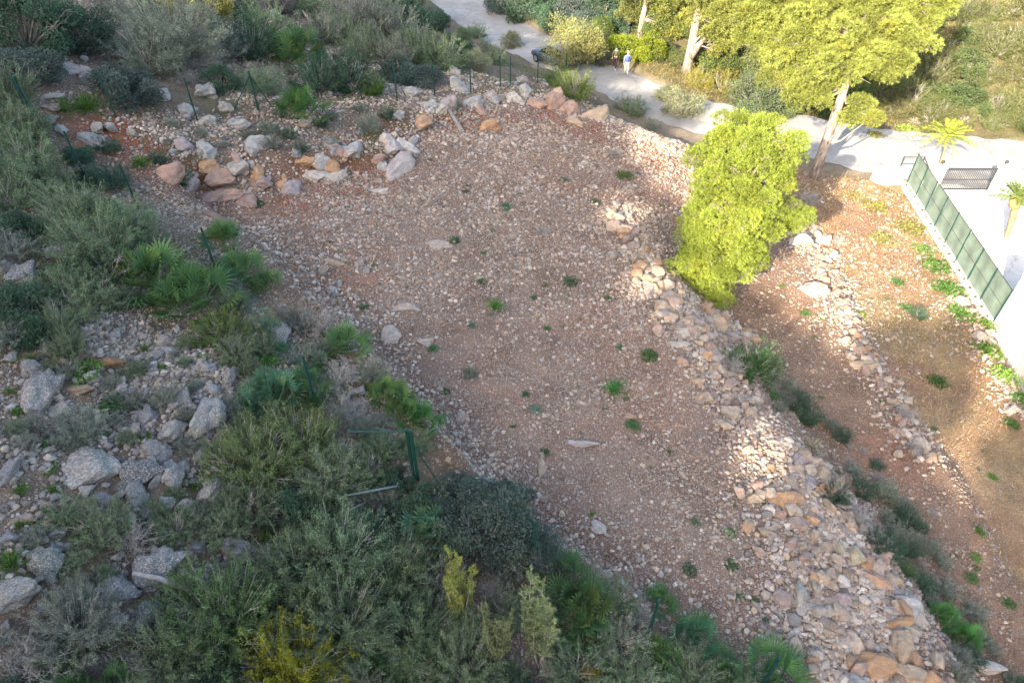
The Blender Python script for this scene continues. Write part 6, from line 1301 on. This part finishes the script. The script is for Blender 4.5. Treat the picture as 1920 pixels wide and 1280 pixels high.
# ------------------------------------------------------------------ two walkers
def mk_skin(name, joints, edges, mat, parent, root_i=0, sub=2):
    me = bpy.data.meshes.new(name); me.from_pydata([j[:3] for j in joints], edges, [])
    o = link(name, me, parent); md = o.modifiers.new('skin', 'SKIN'); md.use_smooth_shade = True
    sv = me.skin_vertices[0].data
    for i, j in enumerate(joints):
        r = j[3]; sv[i].radius = r if hasattr(r, '__len__') else (r, r)
    sv[root_i].use_root = True
    o.modifiers.new('sub', 'SUBSURF').levels = sub; o.modifiers['sub'].render_levels = sub
    me.materials.append(mat); return o
def person(px, py, rz, skin, hair, top, bottom, shoes, label, stride=.28, pack=None, hat=None, arms_top=True):
    p, _ = at(px, py); root = empty('person', (p.x, p.y, p.z + .075), rz)
    S = mat_simple('skin', skin, .6); Hm = mat_simple('hair', hair, .7); Tm = mat_simple('shirt', top, .9); Bm = mat_simple('trousers', bottom, .9); Sm = mat_simple('shoes', shoes, .7)
    # walking towards +x; z up; legs mid-stride
    J = []; E = []
    def j(x, y, z, r, par=None):
        J.append((x, y, z, r)); i = len(J) - 1
        if par is not None: E.append((par, i))
        return i
    pel = j(0, 0, .93, (.13, .10)); wai = j(.0, 0, 1.08, (.115, .085), pel); che = j(.02, 0, 1.28, (.15, .10), wai); nk0 = j(.01, 0, 1.44, (.07, .07), che); nk = j(.02, 0, 1.51, .048, nk0)
    hd = j(.03, 0, 1.60, (.072, .085), nk); ht = j(.03, 0, 1.68, (.07, .082), hd)
    nose = j(.125, 0, 1.60, .012, hd)
    legs = []
    for sd, st in ((1, 1), (-1, -1)):
        hip = j(0, .09 * sd, .88, .088, pel); kn = j(.04 + stride * .45 * st, .095 * sd, .50, .058, hip); an = j(stride * .95 * st - .05, .09 * sd, .09 + (.05 if st < 0 else 0), .038, kn); to = j(stride * .95 * st + .12, .10 * sd, .045, (.032, .026), an); legs.append((hip, kn, an, to))
        sh = j(.0, .175 * sd, 1.40, .055, che); el = j(-.03 - .10 * st, .235 * sd, 1.14, .042, sh); wr = j(.06 - .22 * st, .23 * sd, .93, .027, el); hnd = j(.075 - .25 * st, .23 * sd, .86, (.036, .018), wr)
        for f, (dx, l) in enumerate(((.028, .06), (.010, .075), (-.010, .07), (-.028, .055))): a = j(.075 - .25 * st + dx, .23 * sd, .86 - l * .55, .009, hnd); j(.082 - .25 * st + dx, .225 * sd, .86 - l, .008, a)
        j(.075 - .25 * st + .05, .215 * sd, .85, .010, hnd)
        legs[-1] = legs[-1] + (sh, el, wr)
    mk_skin('body', J, E, S, root)
    # clothing, a little larger than the body
    g = lambda i, k: (J[i][0], J[i][1], J[i][2], tuple(v * k for v in J[i][3]) if hasattr(J[i][3], '__len__') else J[i][3] * k)
    tj = [g(pel, 1.16), g(wai, 1.2), g(che, 1.16), g(nk0, 1.05)]; te = [(0, 1), (1, 2), (2, 3)]
    for L in legs: b = len(tj); tj += [g(L[4], 1.22), g(L[5], 1.3), g(L[6], 1.35)]; te += [(2, b), (b, b + 1), (b + 1, b + 2)]
    mk_skin('jacket', tj, te, Tm, root)
    bj = [g(pel, 1.1)]; be = []
    for L in legs: b = len(bj); bj += [g(L[0], 1.15), g(L[1], 1.25), (J[L[2]][0], J[L[2]][1], J[L[2]][2] + .05, .055)]; be += [(0, b), (b, b + 1), (b + 1, b + 2)]
    mk_skin('trousers', bj, be, Bm, root)
    for L in legs: mk_skin('shoe', [(J[L[2]][0] - .03, J[L[2]][1], J[L[2]][2] - .03, (.048, .045)), (J[L[3]][0] + .02, J[L[3]][1], J[L[3]][2] - .005, (.045, .034))], [(0, 1)], Sm, root)
    v, f = ico(3); v = v * np.array([.105, .086, .10]) + np.array([.012, 0, 1.672]); v[:, 0] = np.where(v[:, 2] < 1.66, np.minimum(v[:, 0], .03), v[:, 0])
    link('hair', np_mesh('hair', v, f, Hm, True), root)
    for sd in (-1, 1):
        vv, ff = ico(2); link('ear', np_mesh('ear', vv * np.array([.018, .01, .028]) + np.array([.03, .084 * sd, 1.605]), ff, S, True), root)
        link('eye', np_mesh('eye', vv * .011 + np.array([.112, .03 * sd, 1.625]), ff, M['dark_steel'], True), root)
    m = MB(); m.box((.118, 0, 1.562), (.008, .045, .01)); m.build('mouth', mat_simple('lips', (.35, .14, .12), .6), root)
    if pack:
        m = MB(); m.box((-.17, 0, 1.24), (.16, .30, .42)); m.build('backpack', mat_simple('backpack_cloth', pack, .9), root, True, .05)
    return tag(root, label, 'person', None)
person(1152, 133, R_(75), (.45, .28, .2), (.03, .02, .015), (.055, .06, .03), (.035, .015, .03), (.6, .6, .6), 'person in a dark olive jacket and dark trousers walking up the road')
person(1173, 143, R_(82), (.5, .33, .26), (.6, .58, .52), (.16, .20, .42), (.42, .52, .48), (.25, .22, .2), 'person in a blue vest and pale trousers walking up the road', .2, pack=(.07, .10, .26))
